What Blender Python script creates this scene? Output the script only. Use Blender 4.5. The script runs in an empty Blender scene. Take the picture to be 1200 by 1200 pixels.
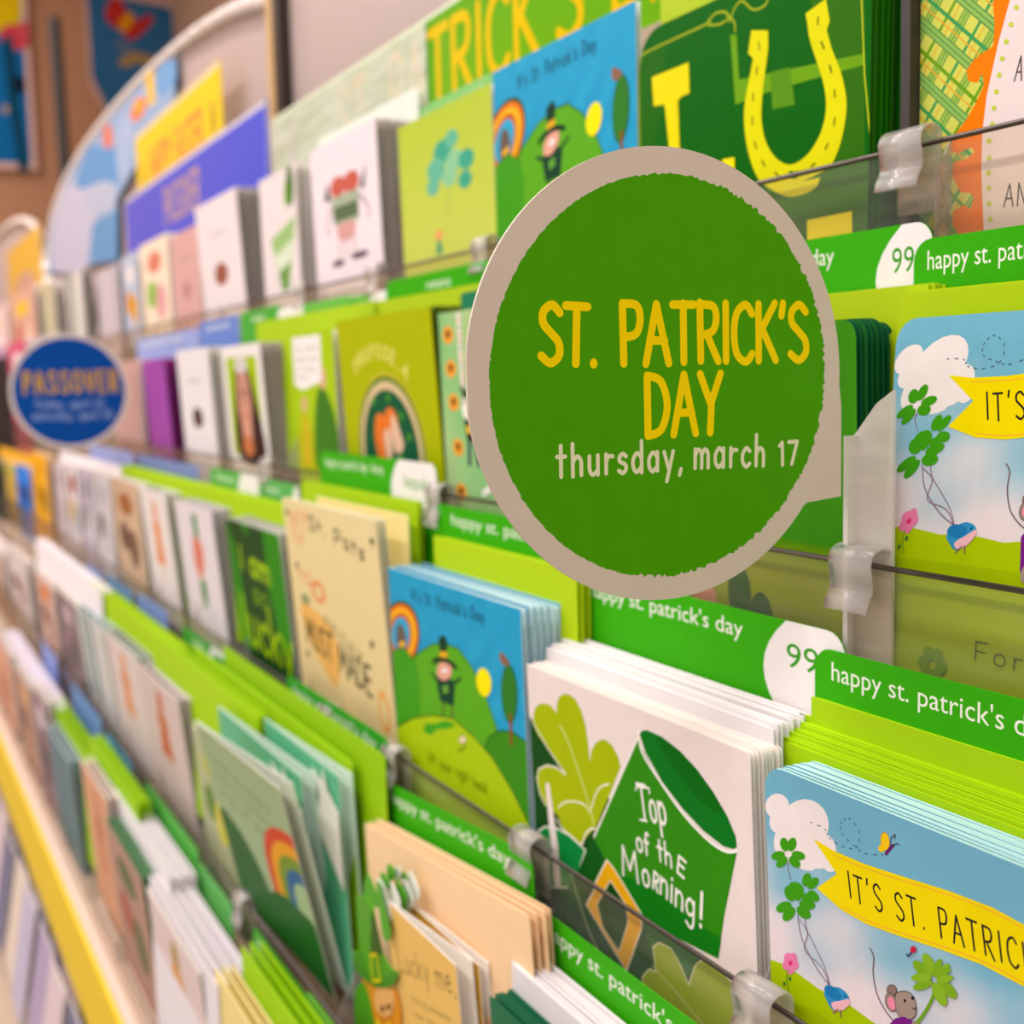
import bpy, bmesh, math, random
from mathutils import Vector, Matrix
from mathutils.geometry import tessellate_polygon
PI = math.pi
S = 0.75            # layout units -> metres
random.seed(7)
sc = bpy.context.scene
col = sc.collection

# ------------------------------------------------------------------ camera
AX = Vector((0.46740583, -0.0825548, 0.88017981))     # world X in camera axes
AY = Vector((0.88370185, 0.07128281, -0.46259032))
AZ = Vector((-0.02455264, 0.99403394, 0.10627183))
RM = Matrix((AX, AY, AZ))                              # camera -> world
F = 1450.0
CZ = 1.50                                              # camera height in layout units
cam_d = bpy.data.cameras.new('camera'); cam = bpy.data.objects.new('camera', cam_d); col.objects.link(cam)
cam.matrix_world = Matrix.Translation((0, 0, CZ * S)) @ RM.to_4x4()
cam_d.sensor_width = 36; cam_d.lens = F / 1200 * 36
cam_d.clip_start = 0.01
cam_d.dof.use_dof = True
cam_d.dof.focus_distance = 0.585 * S
cam_d.dof.aperture_fstop = 9.0
cam_d.dof.aperture_blades = 0
sc.camera = cam

# ------------------------------------------------------------------ world, lights, exposure
sc.view_settings.view_transform = 'Standard'; sc.view_settings.look = 'None'
sc.view_settings.gamma = 1; sc.view_settings.use_curve_mapping = False
sc.view_settings.exposure = -0.12
w = bpy.data.worlds.new('shop_air'); sc.world = w; w.use_nodes = True
bg = w.node_tree.nodes['Background']; bg.inputs[0].default_value = (1.0, 0.95, 0.965, 1); bg.inputs[1].default_value = 0.72
LIGHTS = [(x, y) for x in (0.6, -1.0, -2.6, -4.1, -5.2) for y in (-0.25, -1.7)]  # farthest pair added to brighten the far wall
LIGHT_Z = 3.30
for i, (x, y) in enumerate(LIGHTS):
    ld = bpy.data.lights.new('ceiling_tube_light', 'AREA'); ld.shape = 'RECTANGLE'; ld.size = 1.15; ld.size_y = 0.22
    ld.energy = 29; ld.color = (1.0, 0.94, 0.945)
    lo = bpy.data.objects.new('ceiling_tube_light', ld); col.objects.link(lo); lo.location = (x, y, LIGHT_Z - 0.02)

# ------------------------------------------------------------------ geometry helpers
def ray(px, py):
    return RM @ Vector(((px - 600) / F, -(py - 600) / F, -1.0))
def on_y(px, py, Y):
    d = ray(px, py); p = d * (Y / d.y); p.z += CZ; return p
def on_x(px, py, X):
    d = ray(px, py); p = d * (X / d.x); p.z += CZ; return p
TIER = {'A': (.535, .1236), 'B': (.47, -.102), 'C': (.405, -.328), 'D': (.34, -.558), 'E': (.275, -.785), 'F': (.21, -1.16)}
def tier(n): d, z = TIER[n]; return d, z + CZ

def lin(c):
    if isinstance(c, str):
        c = tuple(int(c[i:i+2], 16) for i in (0, 2, 4))
    r = []
    for v in c[:3]:
        v = v / 255.0
        r.append(v / 12.92 if v <= .04045 else ((v + .055) / 1.055) ** 2.4)
    return tuple(r)

MATS = {}
def paper(c, rough=.45, name=None, bump=.15, coat=0.0):
    key = (c if isinstance(c, str) else tuple(c), rough, coat)
    if key in MATS: return MATS[key]
    m = bpy.data.materials.new(name or 'paper'); m.use_nodes = True
    nt = m.node_tree; b = nt.nodes['Principled BSDF']
    L = lin(c)
    tc = nt.nodes.new('ShaderNodeTexCoord')
    nz = nt.nodes.new('ShaderNodeTexNoise'); nz.inputs['Scale'].default_value = 60; nz.inputs['Detail'].default_value = 3
    nt.links.new(tc.outputs['Object'], nz.inputs['Vector'])
    mx = nt.nodes.new('ShaderNodeMixRGB'); mx.inputs[1].default_value = (*[v * .96 for v in L], 1); mx.inputs[2].default_value = (*[min(1, v * 1.04) for v in L], 1)
    nt.links.new(nz.outputs['Fac'], mx.inputs[0]); nt.links.new(mx.outputs[0], b.inputs['Base Color'])
    b.inputs['Roughness'].default_value = rough
    b.inputs['Specular IOR Level'].default_value = .15
    b.inputs['Coat Weight'].default_value = coat; b.inputs['Coat Roughness'].default_value = .08
    n2 = nt.nodes.new('ShaderNodeTexNoise'); n2.inputs['Scale'].default_value = 900
    nt.links.new(tc.outputs['Object'], n2.inputs['Vector'])
    bp = nt.nodes.new('ShaderNodeBump'); bp.inputs['Strength'].default_value = bump; bp.inputs['Distance'].default_value = .0002
    nt.links.new(n2.outputs['Fac'], bp.inputs['Height']); nt.links.new(bp.outputs[0], b.inputs['Normal'])
    MATS[key] = m; return m

def print_mat(name, rough, coat):
    m = bpy.data.materials.new(name); m.use_nodes = True
    nt = m.node_tree; b = nt.nodes['Principled BSDF']
    a = nt.nodes.new('ShaderNodeAttribute'); a.attribute_name = 'ink'
    tc = nt.nodes.new('ShaderNodeTexCoord')
    nz = nt.nodes.new('ShaderNodeTexNoise'); nz.inputs['Scale'].default_value = 90; nz.inputs['Detail'].default_value = 5
    nt.links.new(tc.outputs['Object'], nz.inputs['Vector'])
    mr = nt.nodes.new('ShaderNodeMapRange'); mr.inputs['To Min'].default_value = .93; mr.inputs['To Max'].default_value = 1.07
    nt.links.new(nz.outputs['Fac'], mr.inputs['Value'])
    vm = nt.nodes.new('ShaderNodeVectorMath'); vm.operation = 'SCALE'
    nt.links.new(a.outputs['Color'], vm.inputs[0]); nt.links.new(mr.outputs[0], vm.inputs['Scale'])
    nt.links.new(vm.outputs[0], b.inputs['Base Color'])
    b.inputs['Roughness'].default_value = rough; b.inputs['Specular IOR Level'].default_value = .05
    b.inputs['Coat Weight'].default_value = coat; b.inputs['Coat Roughness'].default_value = .06
    return m
INK = print_mat('printed_ink', .42, 0.0)
INK_GLOSS = print_mat('printed_ink_gloss', .5, .0)
INK_HEAD = print_mat('printed_ink_laminate', .18, .4)

def clear_mat(name, tint, diffuse_amt, rough, ior=1.45, dc=(.78, .74, .70), nlo=.6, nhi=1.5):
    m = bpy.data.materials.new(name); m.use_nodes = True; nt = m.node_tree; nt.nodes.clear()
    out = nt.nodes.new('ShaderNodeOutputMaterial')
    tr = nt.nodes.new('ShaderNodeBsdfTransparent'); tr.inputs[0].default_value = (*tint, 1)
    gl = nt.nodes.new('ShaderNodeBsdfGlossy'); gl.inputs['Roughness'].default_value = rough
    df = nt.nodes.new('ShaderNodeBsdfDiffuse'); df.inputs[0].default_value = (*dc, 1)
    fr = nt.nodes.new('ShaderNodeFresnel'); fr.inputs[0].default_value = ior
    nz = nt.nodes.new('ShaderNodeTexNoise'); nz.inputs['Scale'].default_value = 35; nz.inputs['Detail'].default_value = 6
    tc = nt.nodes.new('ShaderNodeTexCoord'); mp = nt.nodes.new('ShaderNodeMapping'); mp.inputs['Scale'].default_value = (.35, 1, 3)
    nt.links.new(tc.outputs['Object'], mp.inputs[0]); nt.links.new(mp.outputs[0], nz.inputs['Vector'])
    mr = nt.nodes.new('ShaderNodeMapRange'); mr.inputs['From Min'].default_value = .35; mr.inputs['From Max'].default_value = .7
    mr.inputs['To Min'].default_value = diffuse_amt * nlo; mr.inputs['To Max'].default_value = diffuse_amt * nhi
    nt.links.new(nz.outputs['Fac'], mr.inputs['Value'])
    m1 = nt.nodes.new('ShaderNodeMixShader'); nt.links.new(mr.outputs[0], m1.inputs[0])
    nt.links.new(tr.outputs[0], m1.inputs[1]); nt.links.new(df.outputs[0], m1.inputs[2])
    ge = nt.nodes.new('ShaderNodeNewGeometry'); iv = nt.nodes.new('ShaderNodeMath'); iv.operation = 'SUBTRACT'; iv.inputs[0].default_value = 1
    nt.links.new(ge.outputs['Backfacing'], iv.inputs[1]); ml = nt.nodes.new('ShaderNodeMath'); ml.operation = 'MULTIPLY'
    nt.links.new(fr.outputs[0], ml.inputs[0]); nt.links.new(iv.outputs[0], ml.inputs[1])
    m2 = nt.nodes.new('ShaderNodeMixShader'); nt.links.new(ml.outputs[0], m2.inputs[0])
    nt.links.new(m1.outputs[0], m2.inputs[1]); nt.links.new(gl.outputs[0], m2.inputs[2])
    nt.links.new(m2.outputs[0], out.inputs[0]); return m
CLEAR = clear_mat('scratched_clear_plastic', (.96, .93, .87), .035, .10, 1.25)
HOLD = clear_mat('milky_holder_plastic', (.9, .87, .82), .6, .25, 1.4, (.86, .80, .73), .9, 1.1)
FROST = clear_mat('frosted_plastic', (.86, .83, .79), .34, .25)
DIVID = clear_mat('smoky_divider_plastic', (.84, .81, .77), .22, .2)

def metal(name, c, rough=.35, met=1.0):
    m = bpy.data.materials.new(name); m.use_nodes = True; nt = m.node_tree; b = nt.nodes['Principled BSDF']
    nz = nt.nodes.new('ShaderNodeTexNoise'); nz.inputs['Scale'].default_value = 40
    mr = nt.nodes.new('ShaderNodeMapRange'); mr.inputs['To Min'].default_value = rough * .7; mr.inputs['To Max'].default_value = rough * 1.4
    nt.links.new(nz.outputs['Fac'], mr.inputs['Value']); nt.links.new(mr.outputs[0], b.inputs['Roughness'])
    b.inputs['Base Color'].default_value = (*lin(c), 1); b.inputs['Metallic'].default_value = met
    return m
WIRE = metal('dark_wire', (90, 82, 76))
DARKPOST = metal('dark_bronze_paint', (58, 50, 44), .45, .2)

ALL = []
def link(name, me, mats, parent=None, mat=None):
    o = bpy.data.objects.new(name, me); col.objects.link(o)
    for m in mats: me.materials.append(m)
    if parent: o.parent = parent
    if mat is not None: o.matrix_world = mat if not parent else mat
    return o
def mesh_from(verts, faces, name, midx=None):
    me = bpy.data.meshes.new(name); me.from_pydata([tuple(v) for v in verts], [], faces)
    if midx:
        for p, i in zip(me.polygons, midx): p.material_index = i
    me.update(); return me
def empty(name, M):
    o = bpy.data.objects.new(name, None); col.objects.link(o); o.matrix_world = M; o.empty_display_size = .02; return o
def tag(o, label=None, cat=None, group=None, kind=None):
    if label: o['label'] = label
    if cat: o['category'] = cat
    if group: o['group'] = group
    if kind: o['kind'] = kind
    return o

def box(x0, x1, y0, y1, z0, z1):
    v = [(x, y, z) for x in (x0, x1) for y in (y0, y1) for z in (z0, z1)]
    f = [(0, 1, 3, 2), (4, 6, 7, 5), (0, 4, 5, 1), (2, 3, 7, 6), (0, 2, 6, 4), (1, 5, 7, 3)]
    return v, f
def add(acc, vf, mi=0):
    v, f = vf; b = len(acc[0]); acc[0].extend(v); acc[1].extend([tuple(i + b for i in q) for q in f]); acc[2].extend([mi] * len(f))
def prism(pts, y0, y1):
    """outline in (x,z) extruded along y"""
    n = len(pts)
    v = [(p[0], y0, p[1]) for p in pts] + [(p[0], y1, p[1]) for p in pts]
    f = [tuple(range(n)), tuple(reversed(range(n, 2 * n)))]
    f += [(i, i + n, (i + 1) % n + n, (i + 1) % n) for i in range(n)]
    return v, f
def rrect(w_, h, r=(0, 0, 0, 0), x0=0, z0=0, n=6):
    """rounded rectangle outline; r = bottom-left, bottom-right, top-right, top-left"""
    pts = []
    for (cx, cz, a, rr) in ((x0, z0, PI, r[0]), (x0 + w_, z0, 1.5 * PI, r[1]), (x0 + w_, z0 + h, 0, r[2]), (x0, z0 + h, .5 * PI, r[3])):
        if rr <= 0: pts.append((cx, cz)); continue
        ox = cx + (rr if cx == x0 else -rr); oz = cz + (rr if cz == z0 else -rr)
        for k in range(n + 1):
            t = a + .5 * PI * k / n; pts.append((ox + rr * math.cos(t), oz + rr * math.sin(t)))
    return pts
def tube(p, q, r, n=8):
    p = Vector(p); q = Vector(q); d = (q - p).normalized(); a = d.orthogonal().normalized(); b = d.cross(a)
    v = []
    for c in (p, q):
        for k in range(n):
            t = 2 * PI * k / n; v.append(tuple(c + (a * math.cos(t) + b * math.sin(t)) * r))
    f = [(k, (k + 1) % n, (k + 1) % n + n, k + n) for k in range(n)] + [tuple(reversed(range(n))), tuple(range(n, 2 * n))]
    return v, f

# ------------------------------------------------------------------ single-stroke hand lettering
G = {
'A':'.56|.0,0 .27,1 .55,0;.1,.36 .46,.36','B':'.5|.05,0 .05,1;~.05,1 .4,.93 .38,.6 .05,.53;~.05,.53 .48,.45 .45,.06 .05,0',
'C':'.52|~.5,.84 .33,1 .1,.85 .03,.5 .1,.14 .33,0 .5,.14','D':'.56|.05,0 .05,1;~.05,1 .38,.9 .53,.5 .38,.1 .05,0',
'E':'.45|.43,1 .05,1 .05,0 .43,0;.05,.52 .38,.52','F':'.42|.42,1 .05,1 .05,0;.05,.5 .36,.5',
'G':'.56|~.5,.84 .33,1 .1,.85 .03,.5 .1,.14 .33,0 .52,.14 .52,.45;.52,.45 .32,.45','H':'.52|.05,0 .05,1;.48,0 .48,1;.05,.52 .48,.52',
'I':'.16|.08,0 .08,1','J':'.4|~.34,1 .34,.2 .2,0 .03,.14','K':'.5|.05,0 .05,1;.48,1 .06,.45;.15,.55 .5,0','L':'.42|.05,1 .05,0 .42,0',
'M':'.68|.04,0 .1,1 .34,.3 .58,1 .64,0','N':'.54|.05,0 .05,1 .49,0 .49,1','O':'.58|~.29,1 .08,.84 .03,.5 .08,.16 .29,0 .5,.16 .55,.5 .5,.84 .29,1',
'P':'.48|.06,0 .05,1;~.05,1 .38,.97 .46,.74 .36,.5 .06,.44','R':'.52|.06,0 .05,1;~.05,1 .38,.97 .46,.76 .36,.54 .06,.47;.22,.47 .5,0',
'S':'.5|~.46,.87 .28,1 .08,.88 .08,.68 .26,.52 .44,.36 .46,.14 .26,0 .04,.12','T':'.52|.0,1 .52,1;.26,1 .26,0',
'U':'.54|~.05,1 .05,.3 .15,.04 .38,.04 .49,.3 .49,1','V':'.52|.0,1 .26,0 .52,1','W':'.74|.0,1 .18,0 .37,.7 .56,0 .74,1','Y':'.52|.0,1 .26,.48 .52,1;.28,.5 .24,0',
'Q':'.58|~.29,1 .08,.84 .03,.5 .08,.16 .29,0 .5,.16 .55,.5 .5,.84 .29,1;.36,.2 .56,-.06','X':'.5|0,1 .5,0;.5,1 0,0','Z':'.5|0,1 .5,1 0,0 .5,0',
'a':'.42|~.36,.46 .2,.6 .05,.42 .05,.16 .18,0 .36,.16;.37,.6 .37,.0','b':'.42|.05,1 .05,0;~.05,.4 .22,.6 .38,.42 .38,.16 .22,0 .05,.14',
'c':'.36|~.34,.5 .2,.6 .05,.42 .05,.16 .2,0 .34,.1','d':'.42|~.36,.46 .2,.6 .05,.42 .05,.16 .18,0 .36,.16;.37,1 .37,0',
'e':'.4|~.05,.32 .36,.34 .34,.52 .2,.6 .06,.46 .05,.16 .2,0 .36,.1','f':'.3|~.3,.95 .18,1 .12,.84 .12,0;.0,.58 .26,.58',
'g':'.42|~.36,.46 .2,.6 .05,.42 .05,.18 .18,.04 .36,.18;~.37,.6 .37,-.2 .22,-.36 .05,-.26','h':'.42|.05,1 .05,0;~.05,.4 .2,.58 .35,.45 .36,0',
'i':'.12|.06,.6 .06,0;.06,.8 .06,.84','k':'.38|.05,1 .05,0;.34,.6 .07,.26;.14,.32 .36,0','l':'.12|.06,1 .06,0',
'm':'.62|.05,.6 .05,0;~.05,.4 .17,.58 .3,.45 .31,0;~.31,.4 .43,.58 .56,.45 .57,0','n':'.42|.05,.6 .05,0;~.05,.4 .2,.58 .35,.45 .36,0',
'o':'.42|~.21,.6 .06,.46 .06,.14 .21,0 .36,.14 .36,.46 .21,.6','p':'.42|.05,.6 .05,-.36;~.05,.4 .22,.6 .38,.42 .38,.16 .22,0 .05,.14',
'r':'.3|.05,.6 .05,0;~.05,.38 .14,.56 .3,.56','s':'.34|~.31,.52 .18,.6 .06,.5 .08,.36 .28,.26 .3,.1 .17,0 .03,.08',
't':'.32|.14,.95 .14,0;.0,.62 .3,.62','u':'.42|~.05,.6 .05,.2 .16,.02 .34,.14;.36,.6 .36,0','v':'.38|.0,.6 .19,0 .38,.6','w':'.56|.0,.6 .14,0 .28,.45 .42,0 .56,.6',
'y':'.4|.02,.6 .2,.04;.38,.6 .12,-.36','1':'.22|.03,.86 .15,1 .15,0','7':'.42|.02,1 .4,1 .14,0','2':'.42|~.04,.82 .2,1 .38,.8 .2,.4 .03,.0;.03,0 .4,0','3':'.42|~.05,.9 .22,1 .36,.8 .18,.54;~.18,.54 .38,.4 .34,.1 .16,0 .03,.12','0':'.46|~.23,1 .08,.84 .05,.5 .08,.16 .23,0 .38,.16 .41,.5 .38,.84 .23,1',
'8':'.44|~.22,1 .07,.86 .1,.6 .34,.44 .38,.14 .22,0 .06,.14 .1,.42 .34,.6 .37,.86 .22,1',
'9':'.44|~.38,.72 .22,.48 .06,.64 .08,.92 .24,1 .38,.86 .38,.5 .2,0','.':'.16|.07,.0 .07,.03','!':'.14|.07,1 .07,.28;.07,.0 .07,.03',"'":'.16|.1,1 .06,.78',',':'.16|.09,.03 .03,-.16','-':'.3|.05,.35 .25,.35',' ':'.3|','?':'.4|~.05,.8 .2,1 .36,.8 .2,.5 .2,.3;.2,0 .2,.03'}
def catmull(p, n=5):
    if len(p) < 3: return p
    closed = (abs(p[0][0] - p[-1][0]) + abs(p[0][1] - p[-1][1])) < 1e-6
    q = ([p[-2]] + p + [p[1]]) if closed else ([p[0]] + p + [p[-1]])
    out = []
    for i in range(1, len(q) - 2):
        a, b, c, d = q[i - 1], q[i], q[i + 1], q[i + 2]
        for k in range(n):
            t = k / n
            out.append(tuple(.5 * (2 * b[j] + (c[j] - a[j]) * t + (2 * a[j] - 5 * b[j] + 4 * c[j] - d[j]) * t * t + (3 * b[j] - a[j] - 3 * c[j] + d[j]) * t ** 3) for j in (0, 1)))
    out.append(tuple(p[-1])); return out
def stroke_text(s, gap=.13):
    x = 0; lines = []
    for ch in s:
        wd, rest = G[ch].split('|')
        for part in rest.split(';'):
            if not part: continue
            sm = part[0] == '~'; pts = [tuple(float(v) for v in q.split(',')) for q in part.lstrip('~').split()]
            if sm: pts = catmull(pts, 4)
            lines.append([(x + a, b) for a, b in pts])
        x += float(wd) + gap
    return lines, x - gap
FONTCACHE = {}
def font_text(s):
    if s in FONTCACHE: return FONTCACHE[s]
    cu = bpy.data.curves.new('t', 'FONT'); cu.body = s; cu.size = 1; cu.resolution_u = 3
    o = bpy.data.objects.new('t', cu); col.objects.link(o)
    bpy.context.view_layer.update()
    me = bpy.data.meshes.new_from_object(o.evaluated_get(bpy.context.evaluated_depsgraph_get()))
    me.calc_loop_triangles()
    tris = [[(me.vertices[i].co.x, me.vertices[i].co.y) for i in t.vertices] for t in me.loop_triangles]
    xs = [p[0] for t in tris for p in t]
    bpy.data.objects.remove(o); bpy.data.curves.remove(cu); bpy.data.meshes.remove(me)
    x0 = min(xs); tris = [[(p[0] - x0, p[1]) for p in t] for t in tris]
    FONTCACHE[s] = (tris, max(xs) - x0, .73); return FONTCACHE[s]

# ------------------------------------------------------------------ flat print as thin coloured mesh
DZ = 1.0e-5
class Art:
    def __init__(s, w_, h, f=None, clip=None):
        s.w, s.h = w_, h; s.f = f or (lambda a, b: (a, b)); s.tris = []; s.lay = 1; s.sub = 0; s.clip = clip or [(0, 0), (w_, 0), (w_, h), (0, h)]
    def L(s): s.lay += 1; return s
    def _clip(s, p):
        c = s.clip; n = len(c)
        for i in range(n):
            a, b = c[i], c[(i + 1) % n]; out = []
            ex, ey = b[0] - a[0], b[1] - a[1]
            side = lambda q: ex * (q[1] - a[1]) - ey * (q[0] - a[0])
            for j in range(len(p)):
                u, v = p[j], p[(j + 1) % len(p)]; su, sv = side(u), side(v)
                if su >= 0: out.append(u)
                if (su >= 0) != (sv >= 0):
                    t = su / (su - sv); out.append((u[0] + (v[0] - u[0]) * t, u[1] + (v[1] - u[1]) * t))
            p = out
            if len(p) < 3: return []
        return p
    def _tri(s, t, c, cf=None):
        xs = [p[0] for p in t]; ys = [p[1] for p in t]
        m = 1e-6
        inside = min(xs) > .03 * s.w and max(xs) < .97 * s.w and min(ys) > .03 * s.h and max(ys) < .97 * s.h
        if not inside: t = s._clip(t)
        if len(t) < 3: return
        a = sum(t[i][0] * t[(i + 1) % len(t)][1] - t[(i + 1) % len(t)][0] * t[i][1] for i in range(len(t)))
        if a < 0: t = t[::-1]
        s.tris.append((t, s.lay + (s.sub % 5) * .19, [cf(*p) for p in t] if cf else c))
    def _ccw(s, t):
        a = sum(t[i][0] * t[(i + 1) % len(t)][1] - t[(i + 1) % len(t)][0] * t[i][1] for i in range(len(t)))
        return t if a > 0 else t[::-1]
    def lpoly(s, pts, c, cf=None):
        c = lin(c) if c is not None else None; s.sub += 1
        v = [Vector((p[0], p[1], 0)) for p in pts]
        for t in tessellate_polygon([v]): s._tri(s._ccw([pts[i] for i in t]), c, cf)
        return s
    def poly(s, pts, c, smooth=False, out=None, ow=.0014):
        if smooth: pts = catmull(list(pts) + [pts[0]], 5)[:-1]
        q = [s.f(*p) for p in pts]; s.L(); s.lpoly(q, c)
        if out: s.L(); s.lline(q + [q[0]], ow, out)
        return s
    def ell(s, cx, cy, rx, ry, c, rot=0, n=20, out=None, ow=.001, bump=True):
        pts = []
        for k in range(n):
            t = 2 * PI * k / n; x, y = rx * math.cos(t), ry * math.sin(t)
            pts.append((cx + x * math.cos(rot) - y * math.sin(rot), cy + x * math.sin(rot) + y * math.cos(rot)))
        q = [s.f(*p) for p in pts]
        if bump: s.L()
        s.lpoly(q, c)
        if out: s.L(); s.lline(q + [q[0]], ow, out)
        return s
    def lline(s, q, wd, c):
        c = lin(c); r = wd / 2; p = [q[0]]
        for v in q[1:]:
            if math.hypot(v[0] - p[-1][0], v[1] - p[-1][1]) > r * .12: p.append(v)
        if len(p) < 2: p.append((p[0][0] + r * .2, p[0][1]))
        closed = len(p) > 3 and math.hypot(p[0][0] - p[-1][0], p[0][1] - p[-1][1]) < r * .5
        dirs = [((p[i + 1][0] - p[i][0]), (p[i + 1][1] - p[i][1])) for i in range(len(p) - 1)]
        dirs = [(a / math.hypot(a, b), b / math.hypot(a, b)) for a, b in dirs]
        runs = []; st = 0
        for i in range(1, len(dirs)):
            if dirs[i][0] * dirs[i - 1][0] + dirs[i][1] * dirs[i - 1][1] < .35: runs.append((st, i)); st = i
        runs.append((st, len(dirs)))
        for a, b in runs:
            s.sub += 1; loop = closed and len(runs) == 1
            off = []
            for i in range(a, b + 1):
                d0 = dirs[i - 1] if i > a else (dirs[-1] if loop else dirs[a]); d1 = dirs[i] if i < b else (dirs[0] if loop else dirs[b - 1])
                nx, ny = -(d0[1] + d1[1]), d0[0] + d1[0]; l = math.hypot(nx, ny) or 1; nx /= l; ny /= l
                k = r / max(.5, -nx * d1[1] + ny * d1[0]); off.append((nx * k, ny * k))
            for i in range(a, b):
                u, v = p[i], p[i + 1]; e, g = off[i - a], off[i + 1 - a]
                s._tri([(u[0] + e[0], u[1] + e[1]), (u[0] - e[0], u[1] - e[1]), (v[0] - g[0], v[1] - g[1]), (v[0] + g[0], v[1] + g[1])], c)
            if not loop:
                for pt, d, sg in ((p[a], dirs[a], -1), (p[b], dirs[b - 1], 1)):
                    t0 = math.atan2(d[1], d[0]) - sg * PI / 2 if sg > 0 else math.atan2(d[1], d[0]) + PI / 2
                    s._tri([(pt[0] + r * math.cos(t0 + PI * k / 5), pt[1] + r * math.sin(t0 + PI * k / 5)) for k in range(6)], c)
        return s
    def line(s, pts, wd, c, smooth=True, bump=True):
        if smooth: pts = catmull(list(pts), 5)
        if bump: s.L()
        return s.lline([s.f(*p) for p in pts], wd, c)
    def fill(s, c=None, grid=None, cf=None):
        """whole face; cf(u,v)->rgb255 over a grid for printed gradients"""
        s.L()
        if cf:
            n, m = grid or (10, 14)
            g = lambda x, y: lin(cf(x / s.w, y / s.h))
            for i in range(n):
                for j in range(m):
                    x0, x1 = s.w * i / n, s.w * (i + 1) / n; y0, y1 = s.h * j / m, s.h * (j + 1) / m
                    t = s._clip([(x0, y0), (x1, y0), (x1, y1), (x0, y1)])
                    if len(t) >= 3: s.tris.append((t, s.lay, [g(*p) for p in t]))
        else: s.tris.append((list(s.clip), s.lay, lin(c)))
        return s
    def text(s, string, p0, p1, cap, c, wd=None, font=False, frac=None, wob=0, gap=.13, slant=0):
        """baseline from p0 to p1 (art coordinates), cap = height in art units at p0; frac: substring that spans p0..p1"""
        a = Vector(s.f(*p0)); b = Vector(s.f(*p1)); up = Vector(s.f(p0[0], p0[1] + cap)) - a
        u = (b - a); W = u.length; u.normalize(); v = Vector((-u.y, u.x)); H = up.length
        s.L(); cl = lin(c)
        if font:
            tris, TW, ch = font_text(string); _, FW, _ = font_text(frac) if frac else (0, TW, 0)
            sx = W / FW; sy = H / ch
            s.sub += 1
            for t in tris: s._tri(s._ccw([tuple(a + u * (p[0] + slant * p[1]) * sx + v * p[1] * sy) for p in t]), cl)
        else:
            lines, TW = stroke_text(string, gap); FW = stroke_text(frac, gap)[1] if frac else TW
            sx = W / FW; rnd = random.Random(len(string))
            for ln in lines:
                o = rnd.uniform(-wob, wob)
                s.lline([tuple(a + u * (p[0] + slant * p[1]) * sx + v * (p[1] + o) * H) for p in ln], wd or H * .1, c)
        return s
    def build(s, parent, mat=None, name='print', y0=0.0):
        verts = []; faces = []; cols = []
        for t, lay, c in s.tris:
            b = len(verts); verts += [(p[0], y0 - lay * DZ, p[1]) for p in t]; faces.append(tuple(range(b, b + len(t))))
            cols += (c if isinstance(c, list) else [c] * len(t))
        me = mesh_from(verts, faces, name)
        at = me.color_attributes.new('ink', 'FLOAT_COLOR', 'POINT')
        at.data.foreach_set('color', [x for c in cols for x in (*c, 1.0)])
        return link(name, me, [mat or INK], parent)

# ------------------------------------------------------------------ cards, envelopes, tabs
def frame(TL, TR, lean, h, w_=None):
    """matrix whose x runs along the top edge, z up the face, y into the rack; origin bottom-left"""
    u = (TR - TL); W = w_ or u.length; u.normalize()
    a = math.radians(lean); v = Vector((0, -math.sin(a), math.cos(a))); v = (v - u * v.dot(u)).normalized()
    y = v.cross(u); o = TL - v * h
    M = Matrix(((u.x, y.x, v.x, o.x), (u.y, y.y, v.y, o.y), (u.z, y.z, v.z, o.z), (0, 0, 0, 1)))
    return M, W
def loc_fn(M):
    Mi = M.inverted(); R = Mi.to_3x3(); o = Mi @ Vector((0, 0, CZ))
    def f(px, py):
        d = R @ ray(px, py); t = -o.y / d.y; p = o + d * t; return (p.x, p.z)
    return f
def card_mesh(W, h, r, th=.0007, gap=.0035, fold='left'):
    acc = ([], [], [])
    out = rrect(W, h, r, n=5)
    add(acc, prism(out, 0, th)); acc[2][0] = 1
    if gap > 0:
        v, f = prism(out, th, 2 * th)
        if fold == 'left': v = [(x, y + gap * (x / W), z) for x, y, z in v]
        else: v = [(x, y + gap * (1 - z / h), z) for x, y, z in v]
        add(acc, (v, f))
    return mesh_from(acc[0], acc[1], 'card', acc[2])
def body_obj(name, me, mats, parent, M):
    o = bpy.data.objects.new(name, me); col.objects.link(o)
    if not me.materials:
        for m in mats: me.materials.append(m)
    if parent: o.parent = parent
    else: o.matrix_world = M
    return o

def top_pts(t, TL, TR, off, offR=None, world=False):
    d, z = tier(t); offR = off if offR is None else offR
    if world: return Vector((TL[0], d + off, z + TL[1])), Vector((TR[0], d + offR, z + TR[1]))
    return on_y(*TL, d + off), on_y(*TR, d + offR)

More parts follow.
